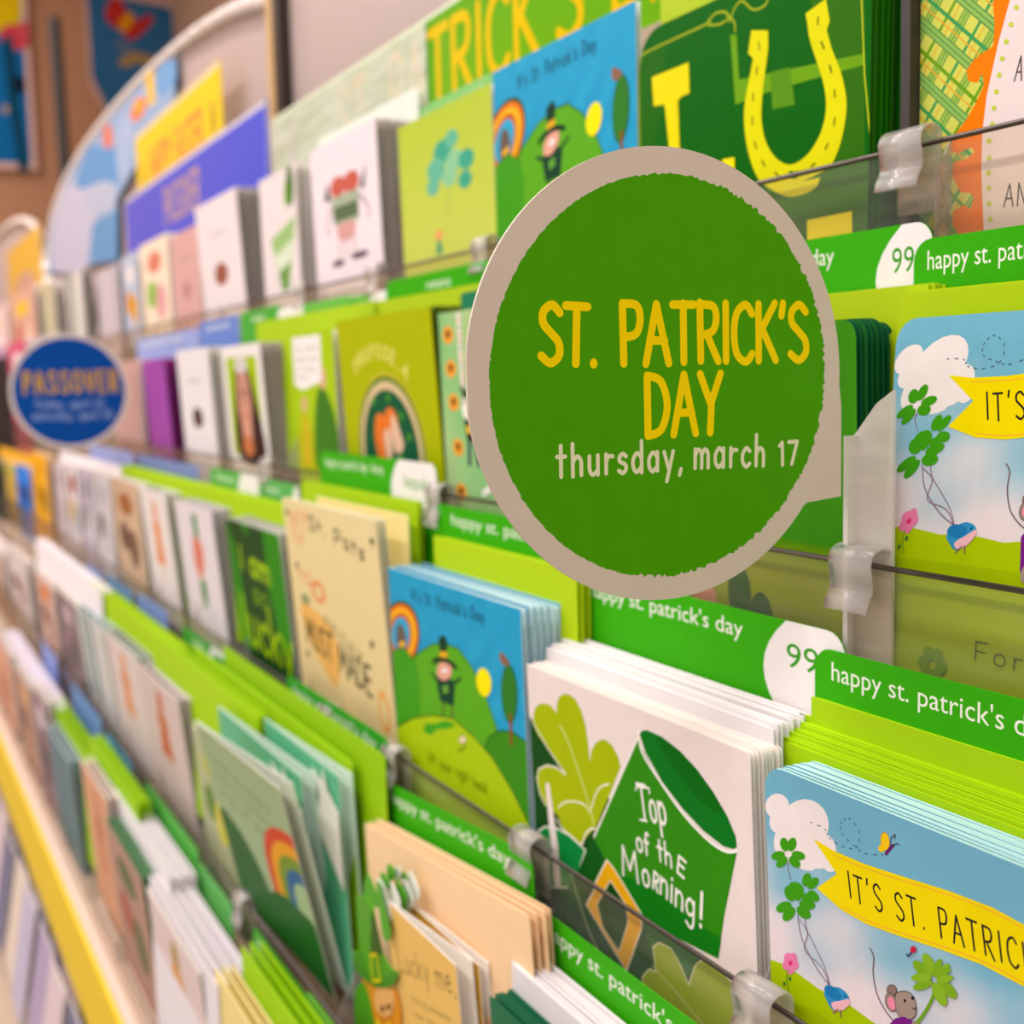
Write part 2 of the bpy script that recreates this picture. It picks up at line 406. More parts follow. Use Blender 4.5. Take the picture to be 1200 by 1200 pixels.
class Card: pass
def card(t, TL, TR, label, art=None, off=.008, offR=None, lean=1.0, h=.21, r=(0, 0, 0, 0), front='F0E4DE', edge='F4EDE4', n=0, step=.004, cgroup=None, clabel=None,
         world=False, ink=None, reuse=None, gap=.003, level=True, jit=.0015, parts=None, cfront=None, cw=1.0):
    a, b = top_pts(t, TL, TR, off, offR, world)
    if level: m = (a.z + b.z) / 2; a.z = b.z = m
    if off > -.03: h = min(h, (a.z - tier(t)[1] + .1035) / math.cos(math.radians(lean)))
    M, W = frame(a, b, lean, h)
    root = empty('greeting_card', M); tag(root, label, 'greeting card')
    me = card_mesh(W, h, r, gap=gap)
    body_obj('folded_sheet', me, [paper(edge, .5), paper(front, .4)], root, None)
    c = Card(); c.M, c.W, c.h, c.root = M, W, h, root; c.px = loc_fn(M)
    if reuse: 
        o = reuse.print.copy(); col.objects.link(o); o.parent = root; o.scale = (W / reuse.W, 1, h / reuse.h); c.print = o
    elif art:
        vis = 1 if getattr(art, 'full', False) else min(1, (a.z - tier(t)[1]) / h + .02)
        A = Art(W, h, c.px if getattr(art, 'pxmode', False) else (lambda p, q, W=W, h=h: (p * W, h - (1 - q) * h * vis)), rrect(W, h, r, n=5))
        art(A); c.print = A.build(root, ink)
    if n:
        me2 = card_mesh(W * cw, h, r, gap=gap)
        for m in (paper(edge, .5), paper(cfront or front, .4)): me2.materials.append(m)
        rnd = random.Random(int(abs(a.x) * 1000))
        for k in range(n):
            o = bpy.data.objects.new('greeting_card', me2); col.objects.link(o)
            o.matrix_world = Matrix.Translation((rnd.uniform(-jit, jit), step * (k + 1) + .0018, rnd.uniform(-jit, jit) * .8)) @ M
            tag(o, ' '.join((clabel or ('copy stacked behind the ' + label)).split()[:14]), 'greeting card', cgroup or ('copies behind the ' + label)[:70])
    return c
def pxmode(f): f.pxmode = True; return f

ENVC = {}
def env_mesh(W, h):
    acc = ([], [], [])
    add(acc, prism([(0, 0), (W, 0), (W, h), (0, h)], 0, .0009))
    add(acc, prism([(W * .02, h), (W * .5, h * .45), (W * .98, h)], .0009, .0015))
    return mesh_from(acc[0], acc[1], 'envelope', acc[2])
ENV_FLAT = set()
def envelopes(t, TL, TR, n, colour, label, group, off=.02, offR=None, step=.0022, h=.2, lean=0, world=False, jit=.003, rise=0.0, level=True, rough=.55, xstep=0.0):
    a, b = top_pts(t, TL, TR, off, offR, world)
    if level: m = (a.z + b.z) / 2; a.z = b.z = m
    h = min(h, min(a.z, b.z) - tier(t)[1] + .102)
    M, W = frame(a, b, lean, h)
    me = env_mesh(W, h); me.materials.append(paper(colour, rough))
    rnd = random.Random(int(abs(a.x) * 777 + n))
    for k in range(n):
        o = bpy.data.objects.new('envelope', me); col.objects.link(o)
        o.matrix_world = Matrix.Translation((rnd.uniform(-jit, jit) + xstep * k, step * k, rnd.uniform(-jit, jit) * .5 + rise * k)) @ M @ Matrix.Rotation(math.radians(rnd.uniform(-.25, .25)), 4, 'Z')
        tag(o, label, 'envelope', group if n > 1 else None)

def tab(t, TL, TR, label, text='happy st. patrick\'s day', off=.052, offR=None, h=.11, green='3AA80E', white=None, wtext=None, tx=(.05, .9), th=(.377, .31), r=.012, world=False, lean=0, tc='F0F0E0', level=True, frac=None, slant=0.0):
    """divider tab; white=(u0,u1) price end; tx text span in W; th = baseline below top / cap height, in units of .035"""
    a, b = top_pts(t, TL, TR, off, offR, world)
    if level: m = (a.z + b.z) / 2; a.z = b.z = m
    M, W = frame(a, b, lean, h)
    root = empty('divider_tab', M); tag(root, label, 'divider tab')
    out = rrect(W, h, (0, 0, r, r), n=5)
    acc = ([], [], []); add(acc, prism(out, 0, .0008))
    link('tab_sheet', mesh_from(acc[0], acc[1], 'tab', acc[2]), [paper(green, .4)], root)
    A = Art(W, h, None, out); A.fill(green)
    U = .035
    if white:
        A.L(); x0, x1 = white[0] * W, white[1] * W; pts = []
        for k in range(9):
            tt = k / 8; pts.append((x0 + .02 * (2 * tt - 1) ** 2 * (1 if white[1] > .9 else 0), h - tt * U * 1.7))
        pts += [(x1, h - U * 1.7), (x1, h)]
        A.lpoly(pts, 'F0EAE6')
        if wtext: A.text(wtext, (x0 + (x1 - x0) * .3, h - U * .75), (x0 + (x1 - x0) * .88, h - U * .75), U * .42, '3A9A20', font=True)
    if text: A.text(text, (tx[0] * W, h - U * th[0] * 1.25), (tx[1] * W, h - U * th[0] * 1.25), U * th[1], tc, font=True, frac=frac)
    A.build(root)
    return root

# ------------------------------------------------------------------ the rack
rack = empty('card_rack', Matrix.Translation((0, .6, 0))); tag(rack, 'long stepped greeting card rack with clear front rails along the aisle', 'display rack')
def rpart(name, acc, mats, label=None, smooth=False):
    me = mesh_from([(v[0], v[1] - .6, v[2]) for v in acc[0]], acc[1], name, acc[2])
    if smooth:
        for p in me.polygons: p.use_smooth = len(p.vertices) == 4
    o = link(name, me, mats, rack)
    if label: o['label'] = label
    return o
BEIGE = paper('B9A28C', .5, 'almond_enamel'); XL, XR = -7.6, .35
DIVX = [-.507 - .2565 * k for k in range(-3, 27)]
for t in 'ABCDE':
    d, z = tier(t)
    acc = ([], [], [])
    add(acc, box(XL, XR, d - .002, d + .062, z - .112, z - .106))           # pocket floor
    add(acc, box(XL, XR, d + .058, d + .062, z - .112, z + (.13 if t != 'A' else .16)))      # pocket back
    rpart('tier_shelf', acc, [BEIGE])
    acc = ([], [], []); add(acc, box(XL, XR, d - .0042, d - .0028, z - .106, z - .0005))
    rpart('clear_front', acc, [CLEAR], 'scratched clear plastic pocket front')
    acc = ([], [], []); add(acc, tube((XL, d - .0035, z), (XR, d - .0035, z), .0016))
    rpart('front_wire', acc, [WIRE], 'thin dark wire along the pocket front')
    for x in DIVX:
        if x < -4.6: continue
        acc = ([], [], []); add(acc, prism([(d, z - .1), (d + .05, z - .1), (d + .05, z + .05), (d + .04, z + .06), (d + .004, z - .01), (d, z - .02)], x, x + .0012))
        acc = ([(v[1], v[0], v[2]) for v in acc[0]], [tuple(reversed(f)) for f in acc[1]], acc[2])
        rpart('pocket_divider', acc, [DIVID])
# back panel, seams, base
MAUVE = paper('B9A49C', .45, 'mauve_laminate')
acc = ([], [], []); add(acc, box(-1.995, XR, .665, .675, .5, CZ + 1.0)); rpart('back_panel', acc, [MAUVE])
def arch(xc, hw, ztop, zbase, n=40, y0=.665, y1=.675):
    pts = [(xc + hw * math.cos(PI * k / n), zbase + (ztop - zbase) * max(0, math.sin(PI * k / n)) ** .42) for k in range(n + 1)]
    pts += [(xc - hw, .4), (xc + hw, .4)]
    return prism(pts[::-1], y0, y1), pts
for xc, hw, zt, xm in ((-3.3, 1.52, .735, -2.04), (-6.42, 1.5, .745, -4.9)):
    (v, f), pts = arch(xc, hw, CZ + zt, CZ + .25)
    v = [(min(q[0], xm), q[1], q[2]) for q in v]; acc = ([], [], []); add(acc, (v, f)); rpart('arched_back_panel', acc, [MAUVE])
    acc = ([], [], [])
    for k in range(40):
        if pts[k][0] > xm: continue
        add(acc, tube((pts[k][0], .662, pts[k][1]), (pts[k + 1][0], .662, pts[k + 1][1]), .016, 6))
    rpart('arch_trim', acc, [paper('EADCD2', .3)], 'pale rounded trim on the arched top', True)
for x, c, z1 in ((-2.06, 'C9A36A', .9), (-2.025, '3A322C', .9)):
    acc = ([], [], []); add(acc, box(x, x + .03, .645, .68, .4, CZ + z1)); rpart('upright_post', acc, [paper(c, .4)])
acc = ([], [], []); add(acc, box(-.5375, -.5305, .5395, .548, CZ + .0, CZ + .5)); rpart('upright_post', acc, [DARKPOST], 'dark upright between the pockets of the top tier')
acc = ([], [], []); add(acc, box(-4.72, -4.66, .30, .60, .35, CZ + .12)); rpart('section_gap', acc, [DARKPOST], 'dark gap strip between two rack sections')
# base shelf edge: cream and yellow strips
d0 = .262; zc = on_y(108, 1100, d0 - .004).z; zy = on_y(98, 1100, d0 - .008).z; zl = on_y(65, 1100, d0 - .008).z
acc = ([], [], []); add(acc, box(XL, XR, d0, .60, zc - .014, zc - .002)); rpart('base_shelf', acc, [paper('C8B09C', .35)])
acc = ([], [], []); add(acc, box(XL, XR, d0 - .004, d0, zy, zc)); rpart('shelf_edge_strip', acc, [paper('EAD6C8', .3)], 'cream edge strip on the lowest shelf')
acc = ([], [], []); add(acc, box(XL, XR, d0 - .008, d0 - .001, zl, zy - .001)); rpart('shelf_edge_strip', acc, [paper('E8C600', .45)], 'yellow edge strip on the lowest shelf')
zb = zl
acc = ([], [], []); add(acc, box(XL, XR, .36, .6, .21, zb - .01)); rpart('plinth', acc, [paper('8A7A6C', .5)])

# clips
def clip(t, px, py, label):
    d, z = tier(t); p = on_y(px, py, d); x = p.x
    sec = []
    for k in range(13):
        a = -PI * .35 + PI * 1.45 * k / 12; sec.append((-.006 - .0075 * math.cos(a) + .004, .001 + .0085 * math.sin(a)))
    prof = catmull([(-.0125, -.024), (-.0112, -.019), (-.0078, -.012), (-.0088, -.004), (-.0095, .002), (-.007, .0072), (-.001, .0092), (.0035, .0075), (.005, .002), (.0045, -.008), (.0045, -.036)], 3)
    W = .031; th = .0014; v = []; f = []; n = len(prof)
    for xx in (-W / 2, W / 2):
        for i, (a, b) in enumerate(prof):
            v.append((xx, a, b))
        for i, (a, b) in enumerate(prof):
            q = prof[min(i + 1, n - 1)]; o = prof[max(i - 1, 0)]; tx_, tz_ = q[0] - o[0], q[1] - o[1]; l = math.hypot(tx_, tz_)
            v.append((xx, a + tz_ / l * th * -1, b + tx_ / l * th))
    for i in range(n - 1):
        f += [(i, i + 1, 2 * n + i + 1, 2 * n + i), (n + i, 3 * n + i, 3 * n + i + 1, n + i + 1), (i, n + i, n + i + 1, i + 1), (2 * n + i, 2 * n + i + 1, 3 * n + i + 1, 3 * n + i)]
    f += [(0, 2 * n, 3 * n, n), (n - 1, 2 * n - 1, 4 * n - 1, 3 * n - 1)]
    me = mesh_from(v, f, 'rail_clip'); [setattr(pp, 'use_smooth', True) for pp in me.polygons]; o = link('rail_clip', me, [FROST], None, Matrix.Translation((x, d - .0035, z)))
    tag(o, label, 'clip')
clip('A', 1075, 172, 'frosted clip on the top rail beside the plaid card')
clip('A', 575, 289, 'frosted clip on the top rail under the blue hill card')
clip('A', 447, 322, 'frosted clip on the top rail left of the romance tab')
clip('A', 362, 346, 'blurred frosted clip on the top rail below the robot card')
clip('B', 1018, 662, 'frosted clip on the middle rail below the white sign holder')
clip('B', 522, 578, 'frosted clip on the middle rail under the mint card')
clip('B', 320, 547, 'blurred frosted clip on the middle rail below the portrait card')
clip('C', 628, 988, 'frosted clip on the third rail left of the big green hat card')
clip('C', 903, 1172, 'frosted clip on the third rail between hat card and banner card')
clip('C', 470, 880, 'frosted clip on the third rail at the corner of the blue hill card')
clip('C', 395, 835, 'blurred frosted clip on the third rail under the dark lucky card')
clip('D', 292, 1062, 'blurred frosted clip on the fourth rail left of the rainbow card')
# ------------------------------------------------------------------ printed designs
def Z(x0, y0, s): return lambda *p: [(x0 + p[i] / s, y0 + p[i + 1] / s) for i in range(0, len(p), 2)]
def mixc(a, b, t): t = max(0, min(1, t)); return tuple(a[i] + (b[i] - a[i]) * t for i in range(3))
def hx(c): return tuple(int(c[i:i+2], 16) for i in (0, 2, 4))
def sm(a, b, x): t = max(0, min(1, (x - a) / (b - a))); return t * t * (3 - 2 * t)

@pxmode
def art_banner(A):
    def bgc(u, v):
        n = .06 * math.sin(u * 23 + v * 9) + .05 * math.sin(v * 31 - u * 17)
        c = mixc(hx('E8D9DA'), hx('6FB0C8'), sm(.42, .9, v + n + .12 * (u - .3)))
        return c
    A.fill(cf=bgc, grid=(26, 22))
    z = Z(800, 800, 3)
    # grass and verse area
    A.L(); A.lpoly([(0, 0), (A.w, 0)] + [(A.w * (1 - k / 20), A.h * .475 + .0012 * math.sin(k * 2.1) - .004 * (k > 12) * 0) for k in range(21)], 'A9C400')
    A.L(); A.lpoly([(0, 0), (A.w, 0), (A.w, A.h * .42), (0, A.h * .40)], '9DB800')
    for cx, cy, r in ((333, 435, 42), (345, 490, 40), (430, 500, 84), (390, 560, 70), (440, 600, 56), (480, 590, 60), (520, 640, 24), (450, 640, 20)):
        (p,) = z(cx, cy); A.ell(p[0], p[1], r / 3, r / 3 * 1.08, 'EDE3E0', bump=(cx == 333))
    # dashed flight path
    path = z(450, 490, 500, 515, 515, 545, 560, 575, 610, 580, 622, 530, 590, 480, 560, 490, 560, 530, 600, 570, 640, 600, 700, 605, 720, 600)
    q = catmull(path, 6); A.L()
    for i in range(0, len(q) - 2, 3): A.lline([A.f(*q[i]), A.f(*q[i + 1])], .0006, '4A6478')
    # butterfly, ladybird
    (p,) = z(712, 558); A.ell(p[0], p[1], 5, 10.5, 'F2C512', rot=-.1, out='D8920E', ow=.0004)
    (p,) = z(700, 582); A.ell(p[0], p[1], 4, 4.5, 'F2C512')
    A.line(z(715, 602, 728, 585, 740, 572), .0016, '6A1E6E'); A.line(z(732, 582, 733, 548, 748, 534, 745, 548), .0005, '3A3038'); A.line(z(738, 576, 752, 566, 762, 570), .0005, '3A3038')
    # yellow ribbon
    top = [(460, 548), (530, 590), (640, 637), (780, 683), (940, 733), (1090, 790), (1200, 850), (1290, 905), (1400, 960)]
    bot = [(1400, 1180), (1290, 1120), (1200, 1068), (1050, 990), (900, 935), (760, 890), (650, 850), (560, 800), (472, 722), (542, 672)]
    A.poly(z(*[v for p in top + bot for v in p]), 'EED800')
    A.line(z(*[v for p in [(a, b + 14) for a, b in top[1:]] for v in p]), .0006, 'F2B030'); A.line(z(*[v for p in [(a, b - 13) for a, b in bot[1:8]] for v in p]), .0006, 'F2B030')
    A.text("IT'S ST. PATRICK'S DAY", z(588, 757)[0], z(1185, 1010)[0], 29, '26221E', wd=.0011, frac="IT'S ST. PATRIC", gap=.26, wob=.04, slant=-.08)
    # clovers and strings
    def clover(cx, cy, r, rot=0, c='3E9A12', n=3):
        for k in range(n):
            a = rot + 2 * PI * k / n; ux, uy = math.sin(a), -math.cos(a)
            for s_ in (-1, 1):
                x = cx + ux * r * .62 - uy * s_ * r * .24; y = cy + uy * r * .62 + ux * s_ * r * .24
                A.ell(x, y, r * .46, r * .29, c, rot=math.atan2(uy, ux) + s_ * .25, n=14, bump=(s_ == -1 and k == 0))
    (p,) = z(372, 602); clover(p[0], p[1], 18, .0)
    (p,) = z(432, 728); clover(p[0], p[1], 18, .5)
    (p,) = z(397, 778); clover(p[0], p[1], 21, -.1)
    A.line(z(375, 625, 370, 650, 380, 690), .0006, '8A7088'); A.line(z(405, 815, 420, 900, 470, 1000, 520, 1068), .0006, '86607A')
    A.line(z(430, 830, 438, 870, 455, 905, 500, 1000, 520, 1068), .0005, '86607A'); A.line(z(410, 830, 440, 880, 430, 940, 490, 1000, 518, 1068), .0005, '86607A')
    # flower
    for k in range(5):
        a = k * 2 * PI / 5; (p,) = z(380 + 15 * math.sin(a), 985 + 22 * math.cos(a)); A.ell(p[0], p[1], 4.6, 6, 'E87CA8', bump=(k == 0))
    (p,) = z(380, 985); A.ell(p[0], p[1], 2.4, 3, 'D8306A'); A.line(z(372, 1010, 366, 1045, 374, 1085), .0007, '6E9A20')
    (p,) = z(378, 1040); A.ell(p[0], p[1], 1.6, 2.6, '2E7A30'); (p,) = z(358, 1058); A.ell(p[0], p[1], 1.5, 2.6, '2E7A30')
    # blue bird
    A.poly(z(500, 1085, 545, 1070, 580, 1095, 585, 1125, 560, 1148, 530, 1150, 510, 1120), '2F8FC4', smooth=True)
    A.poly(z(525, 1125, 555, 1118, 585, 1112, 588, 1130, 562, 1152, 535, 1150), 'F0B8C0', smooth=True)
    A.poly(z(500, 1080, 512, 1062, 545, 1078, 560, 1108, 530, 1112), '1E7AB4', smooth=True)
    (p,) = z(572, 1102); A.ell(p[0], p[1], 1, 1.2, '1A1A1A'); A.line(z(556, 1150, 558, 1176), .0006, '8A5060'); A.line(z(548, 1148, 530, 1160), .0006, '8A5060')
    # mouse
    z5 = Z(1020, 960, 5)
    A.line(z5(0, 755, 22, 810, 18, 900, 40, 1020, 90, 1120, 150, 1195), .0006, '6A5058')
    (p,) = z5(128, 1002); A.ell(p[0], p[1], 5.6, 6.6, '8A7468', out='5A4840', ow=.0004)
    (p,) = z5(125, 1072); A.ell(p[0], p[1], 6.6, 11, '9A8478', rot=-.3, out='5A4840', ow=.0004); (p,) = z5(128, 1078); A.ell(p[0], p[1], 4.2, 8, 'F08AA8', rot=-.3)
    A.poly(z5(155, 1020, 215, 1008, 255, 1040, 272, 1110, 258, 1160, 215, 1172, 170, 1150, 150, 1090), 'A08C80', smooth=True, out='5A4840', ow=.0004)
    (p,) = z5(206, 1062); A.ell(p[0], p[1], 1.4, 2, '1A1414'); (p,) = z5(252, 1046); A.ell(p[0], p[1], 2, 2.2, '2A2020'); A.line(z5(250, 1102, 262, 1112, 270, 1100), .0005, '3A2A2A')
    A.poly(z5(110, 1205, 150, 1165, 200, 1155, 260, 1185, 290, 1200, 300, 1290, 240, 1400, 120, 1400), '7A1E84')
    (p,) = z5(270, 1198); A.ell(p[0], p[1], 5, 4, 'A08C80'); (p,) = z5(150, 1420); A.ell(p[0], p[1], 5, 10, 'A08C80'); (p,) = z5(230, 1430); A.ell(p[0], p[1], 5, 10, 'A08C80')
    # four leaf clover and stem
    A.line(z5(378, 970, 370, 1040, 330, 1120, 280, 1190), .0016, '6EA020')
    (p,) = z5(378, 935)
    for a, r in ((-.62, 31), (.55, 24), (-1.75, 26), (2.5, 33), (1.25, 22)):
        ux, uy = math.sin(a), -math.cos(a)
        for s_ in (-1, 1): A.ell(p[0] + ux * r * .55 - uy * s_ * r * .17, p[1] + uy * r * .55 + ux * s_ * r * .17, r * .47, r * .2, '7AAA1C' if s_ < 0 else '86B424', rot=math.atan2(uy, ux) + s_ * .15, n=14)
    (p,) = z5(256, 762); A.ell(p[0], p[1], 3.6, 4, 'C82040'); A.line(z5(245, 780, 225, 800, 218, 790), .0008, '3A3060')
    # lower verse
    L = lambda u, v: (A.w * u, A.h * v)
    f0 = A.f; A.f = lambda a, b: (a * A.w, b * A.h)
    A.text("'Tis a day", (.36, .285), (.66, .285), .045, '5A6400', wd=.0007, gap=.2)
    A.text("For wishing you", (.25, .185), (.84, .185), .045, '5A6400', wd=.0007, gap=.2)
    A.text("and everyone well", (.31, .09), (.90, .09), .045, '5A6400', wd=.0007, gap=.2)
    for k in range(3):
        a = 2 * PI * k / 3
        for s_ in (-1, 1): A.ell(.15 + .02 * math.sin(a) + s_ * .011 * math.cos(a), .15 + (.02 * math.cos(a) - s_ * .011 * math.sin(a)) * A.w / A.h, .014, .018, '6E9A08', n=10)
    A.f = f0

@pxmode
def art_hat(A):
    A.fill('EADBD6')
    z = Z(580, 740, 4); y = Z(680, 820, 3.3333); x = Z(580, 950, 3.53)
    A.poly(z(150, 330, 160, 395, 340, 672, 420, 700, 560, 800, 520, 1300, 120, 1300, 140, 600), '0E4A14')
    A.poly(z(180, 430, 180, 385, 190, 355, 212, 338, 240, 338, 265, 350, 288, 382, 290, 345, 300, 308, 322, 292, 350, 296, 378, 318, 405, 370, 425, 440, 438, 530, 445, 612, 452, 560, 470, 525, 495, 508, 520, 508, 550, 535, 575, 580, 590, 632, 540, 760, 500, 850, 470, 925, 440, 950, 405, 995, 365, 965, 320, 925, 295, 860, 240, 820, 212, 760, 196, 690, 206, 645, 245, 627, 290, 638, 332, 670, 300, 620, 250, 550, 200, 480), 'A6B800')
    A.line(z(180, 430, 250, 550, 332, 670, 290, 638, 245, 627, 206, 645, 196, 690, 212, 760, 235, 810), .0012, 'F0E8D8', smooth=False)
    A.line(z(290, 880, 318, 925, 365, 965, 405, 997, 425, 950, 450, 925, 470, 925), .0014, 'F0E8D8')
    A.line(z(305, 440, 345, 520, 390, 650, 445, 820, 462, 905), .0009, 'E8E8A0'); A.line(z(298, 825, 330, 800, 380, 798, 425, 815, 445, 850), .0012, 'F0F0D0'); A.line(z(452, 830, 470, 770, 495, 730, 535, 715), .0012, 'F0F0D0')
    A.poly(z(238, 715, 247, 705, 256, 720, 295, 1000, 302, 1100, 272, 1100), 'F0E2DC')
    A.poly(z(205, 935, 235, 915, 290, 922, 350, 955, 425, 1025, 400, 1100, 380, 1200, 260, 1200, 215, 960), '0C8A3C', out='F0EDE0', ow=.0013)
    A.poly(z(238, 715, 247, 705, 256, 720, 295, 1000, 310, 1200, 280, 1200), 'F0E2DC')
    # hat
    A.poly(y(225, 150, 50, 548, 100, 650, 240, 840, 330, 905, 540, 1012, 562, 850, 612, 597, 570, 592, 500, 545, 400, 440, 300, 300, 240, 190), '2F8A0A')
    A.poly(y(160, 690, 240, 838, 330, 905, 540, 1012, 552, 935, 400, 830, 250, 700), '0A7C10')
    A.poly(y(232, 132, 245, 120, 262, 119, 320, 145, 390, 200, 455, 270, 520, 360, 575, 455, 608, 535, 612, 575, 600, 583, 560, 572, 480, 510, 400, 425, 320, 320, 255, 205), '007418')
    A.poly(y(300, 150, 390, 205, 455, 275, 520, 365, 560, 440, 500, 420, 420, 340, 350, 240), '00680C', smooth=True)
    A.line(y(225, 150, 50, 545), .0016, 'F0F0E0', smooth=False); A.line(y(230, 125, 240, 200, 300, 300, 400, 442, 500, 548, 570, 592, 612, 590), .0018, 'F4F4E6')
    A.line(y(50, 545, 0, 655), .0016, 'F0F0E0', smooth=False)
    # bottom foliage
    A.poly(x(350, 235, 405, 100, 480, 250, 610, 430, 860, 600, 1060, 760, 1040, 1100, 300, 1100, 160, 560), '0E5A16')
    A.poly(x(430, 280, 470, 205, 610, 430, 700, 640, 560, 660, 400, 560, 300, 420), '0A4A18')
    A.poly(x(600, 430, 870, 600, 830, 640, 760, 760, 640, 560), '1E6E28')
    A.poly(y(105, 625, 130, 655, 242, 840, 240, 893, 182, 1058, 25, 800, 62, 730, 60, 715), 'F0B212', out='F4EEDC', ow=.0012)
    A.poly(y(118, 706, 180, 800, 188, 870, 152, 985, 90, 890, 66, 800), '0C4A16', out='F4EEDC', ow=.0008)
    A.poly(x(610, 690, 640, 655, 668, 665, 655, 565, 680, 545, 730, 570, 770, 640, 803, 720, 830, 640, 880, 600, 930, 620, 1010, 740, 1040, 860, 1010, 1100, 700, 1100), '9CB400', out='E8E8C0', ow=.001)
    A.poly(x(870, 600, 930, 615, 1080, 745, 1080, 1100, 1040, 1100, 1040, 860, 990, 720), 'EADBD6')
    A.line(x(315, 260, 400, 520, 520, 720), .0012, 'C8CFA0'); A.line(x(655, 640, 760, 760, 860, 880), .0009, 'D8DC90')
    # lettering with small serifs
    def t(s_, a, b, cap, **k): A.text(s_, y(*a)[0], y(*b)[0], cap, 'F2F2E4', gap=.1, wob=.02, **k)
    t('Top', (238, 462), (340, 490), 38, wd=.0022); A.line(y(218, 352, 222, 338, 270, 345, 272, 366), .0014, 'F2F2E4', smooth=False); A.line(y(236, 468, 262, 474), .0014, 'F2F2E4', smooth=False)
    t('of th', (222, 586), (362, 655), 24, wd=.0019); t('E', (378, 668), (408, 696), 20, wd=.002)
    t('M', (166, 680), (232, 716), 33, wd=.002); t('o', (244, 716), (275, 736), 30, wd=.002); t('R', (284, 732), (305, 752), 20, wd=.002); t('ning', (312, 752), (448, 862), 33, wd=.002); t('!', (464, 880), (480, 893), 41, wd=.0028)

@pxmode
def art_hill(A):
    z = Z(440, 640, 3.53)
    A.fill(cf=lambda u, v: mixc(hx('2BA6CC'), hx('1C94C2'), .5 + .5 * math.sin(u * 31) * math.sin(v * 37)), grid=(12, 14))
    for r, c in ((62, '3A4A20'), (56, 'E8781A'), (48, 'F0B41E'), (40, 'C85A18'), (32, '2BA6CC')):
        A.poly(z(*[v for k in range(24) for v in (105 + r * 1.15 * math.cos(2 * PI * k / 24) * (1.12 if r > 40 else 1), 365 + r * 2.25 * math.sin(2 * PI * k / 24))]), c)
    A.poly(z(92, 330, 112, 330, 128, 385, 118, 430, 92, 425), '6A5A50', smooth=True); A.poly(z(98, 398, 120, 392, 122, 415, 100, 418), 'F0B41E'); A.line(z(88, 330, 86, 400), .0012, '4A4440')
    # hills
    A.poly(z(140, 480, 180, 440, 235, 405, 290, 402, 345, 425, 400, 500, 450, 600, 505, 760, 480, 850, 300, 900, 120, 900, 110, 600), '5AA81C', out='1E4A10', ow=.0012)
    A.poly(z(55, 460, 85, 425, 125, 425, 165, 480, 180, 560, 185, 700, 120, 800, 40, 800), '3F9A18', out='1E5A10', ow=.0008)
    A.poly(z(445, 850, 470, 790, 520, 762, 570, 770, 625, 810, 650, 860, 670, 1300, 500, 1300), '3A8A16', out='1E4A10', ow=.0012)
    A.poly(z(60, 790, 95, 745, 160, 710, 240, 698, 320, 712, 400, 780, 480, 870, 560, 1000, 640, 1160, 700, 1300, 700, 1500, 60, 1500), 'A8C60C', out='1E4A10', ow=.0012)
    A.poly(z(200, 765, 210, 735, 250, 735, 290, 722, 330, 740, 300, 755, 255, 758, 235, 780), '3FA01C', smooth=True)
    # lucky figure
    A.line(z(250, 545, 232, 525), .003, '1A3A28', smooth=False); A.line(z(315, 575, 352, 548), .003, '1A3A28', smooth=False)
    A.line(z(283, 640, 281, 700), .003, '5A4A2A', smooth=False); A.line(z(316, 650, 320, 708), .003, '5A4A2A', smooth=False)
    A.poly(z(250, 540, 315, 550, 330, 570, 325, 662, 268, 640), '12402A'); A.ell(*z(286, 516)[0], 9, 11.5, 'E8A890', out='3A2A20', ow=.0006)
    A.ell(*z(288, 515)[0], 3.6, 3, 'F8F4F0', out='5A2A20', ow=.0004); A.line(z(240, 478, 262, 468, 300, 476, 335, 502), .0042, '12301C')
    A.poly(z(262, 380, 275, 370, 292, 374, 298, 400, 296, 470, 270, 466), '123A22'); A.poly(z(268, 435, 298, 438, 298, 462, 268, 458), 'E8B020')
    for k in range(4): A.ell(z(291, 592)[0][0] + 2.2 * math.cos(k * PI / 2 + .6), z(291, 592)[0][1] + 3.4 * math.sin(k * PI / 2 + .6), 1.5, 1.9, '7AC840', bump=(k == 0))
    A.ell(*z(450, 563)[0], 8.6, 17, 'F6E600', rot=-.12); A.ell(*z(555, 610)[0], 9.2, 34, '2F7A24', rot=-.03, out='1E5018', ow=.0008); A.line(z(560, 700, 562, 815), .0042, '8A4A24', smooth=False)
    A.poly(z(515, 440, 530, 445, 555, 480, 545, 497, 520, 480), '8A6450', smooth=True)
    A.text("It's St. Patrick's Day", z(150, 222)[0], z(450, 318)[0], 13, '1C3A50', wd=.0011, gap=.2, wob=.05)
    A.ell(*z(362, 800)[0], 4, 5, 'E8D8B0', out='5A3A20', ow=.0006); A.line(z(345, 845, 365, 838, 372, 825), .0014, '4A7A10')
    A.text("lift your right hand", z(222, 890)[0], z(462, 1024)[0], 12, '4A6400', wd=.0009, gap=.25, wob=.05)

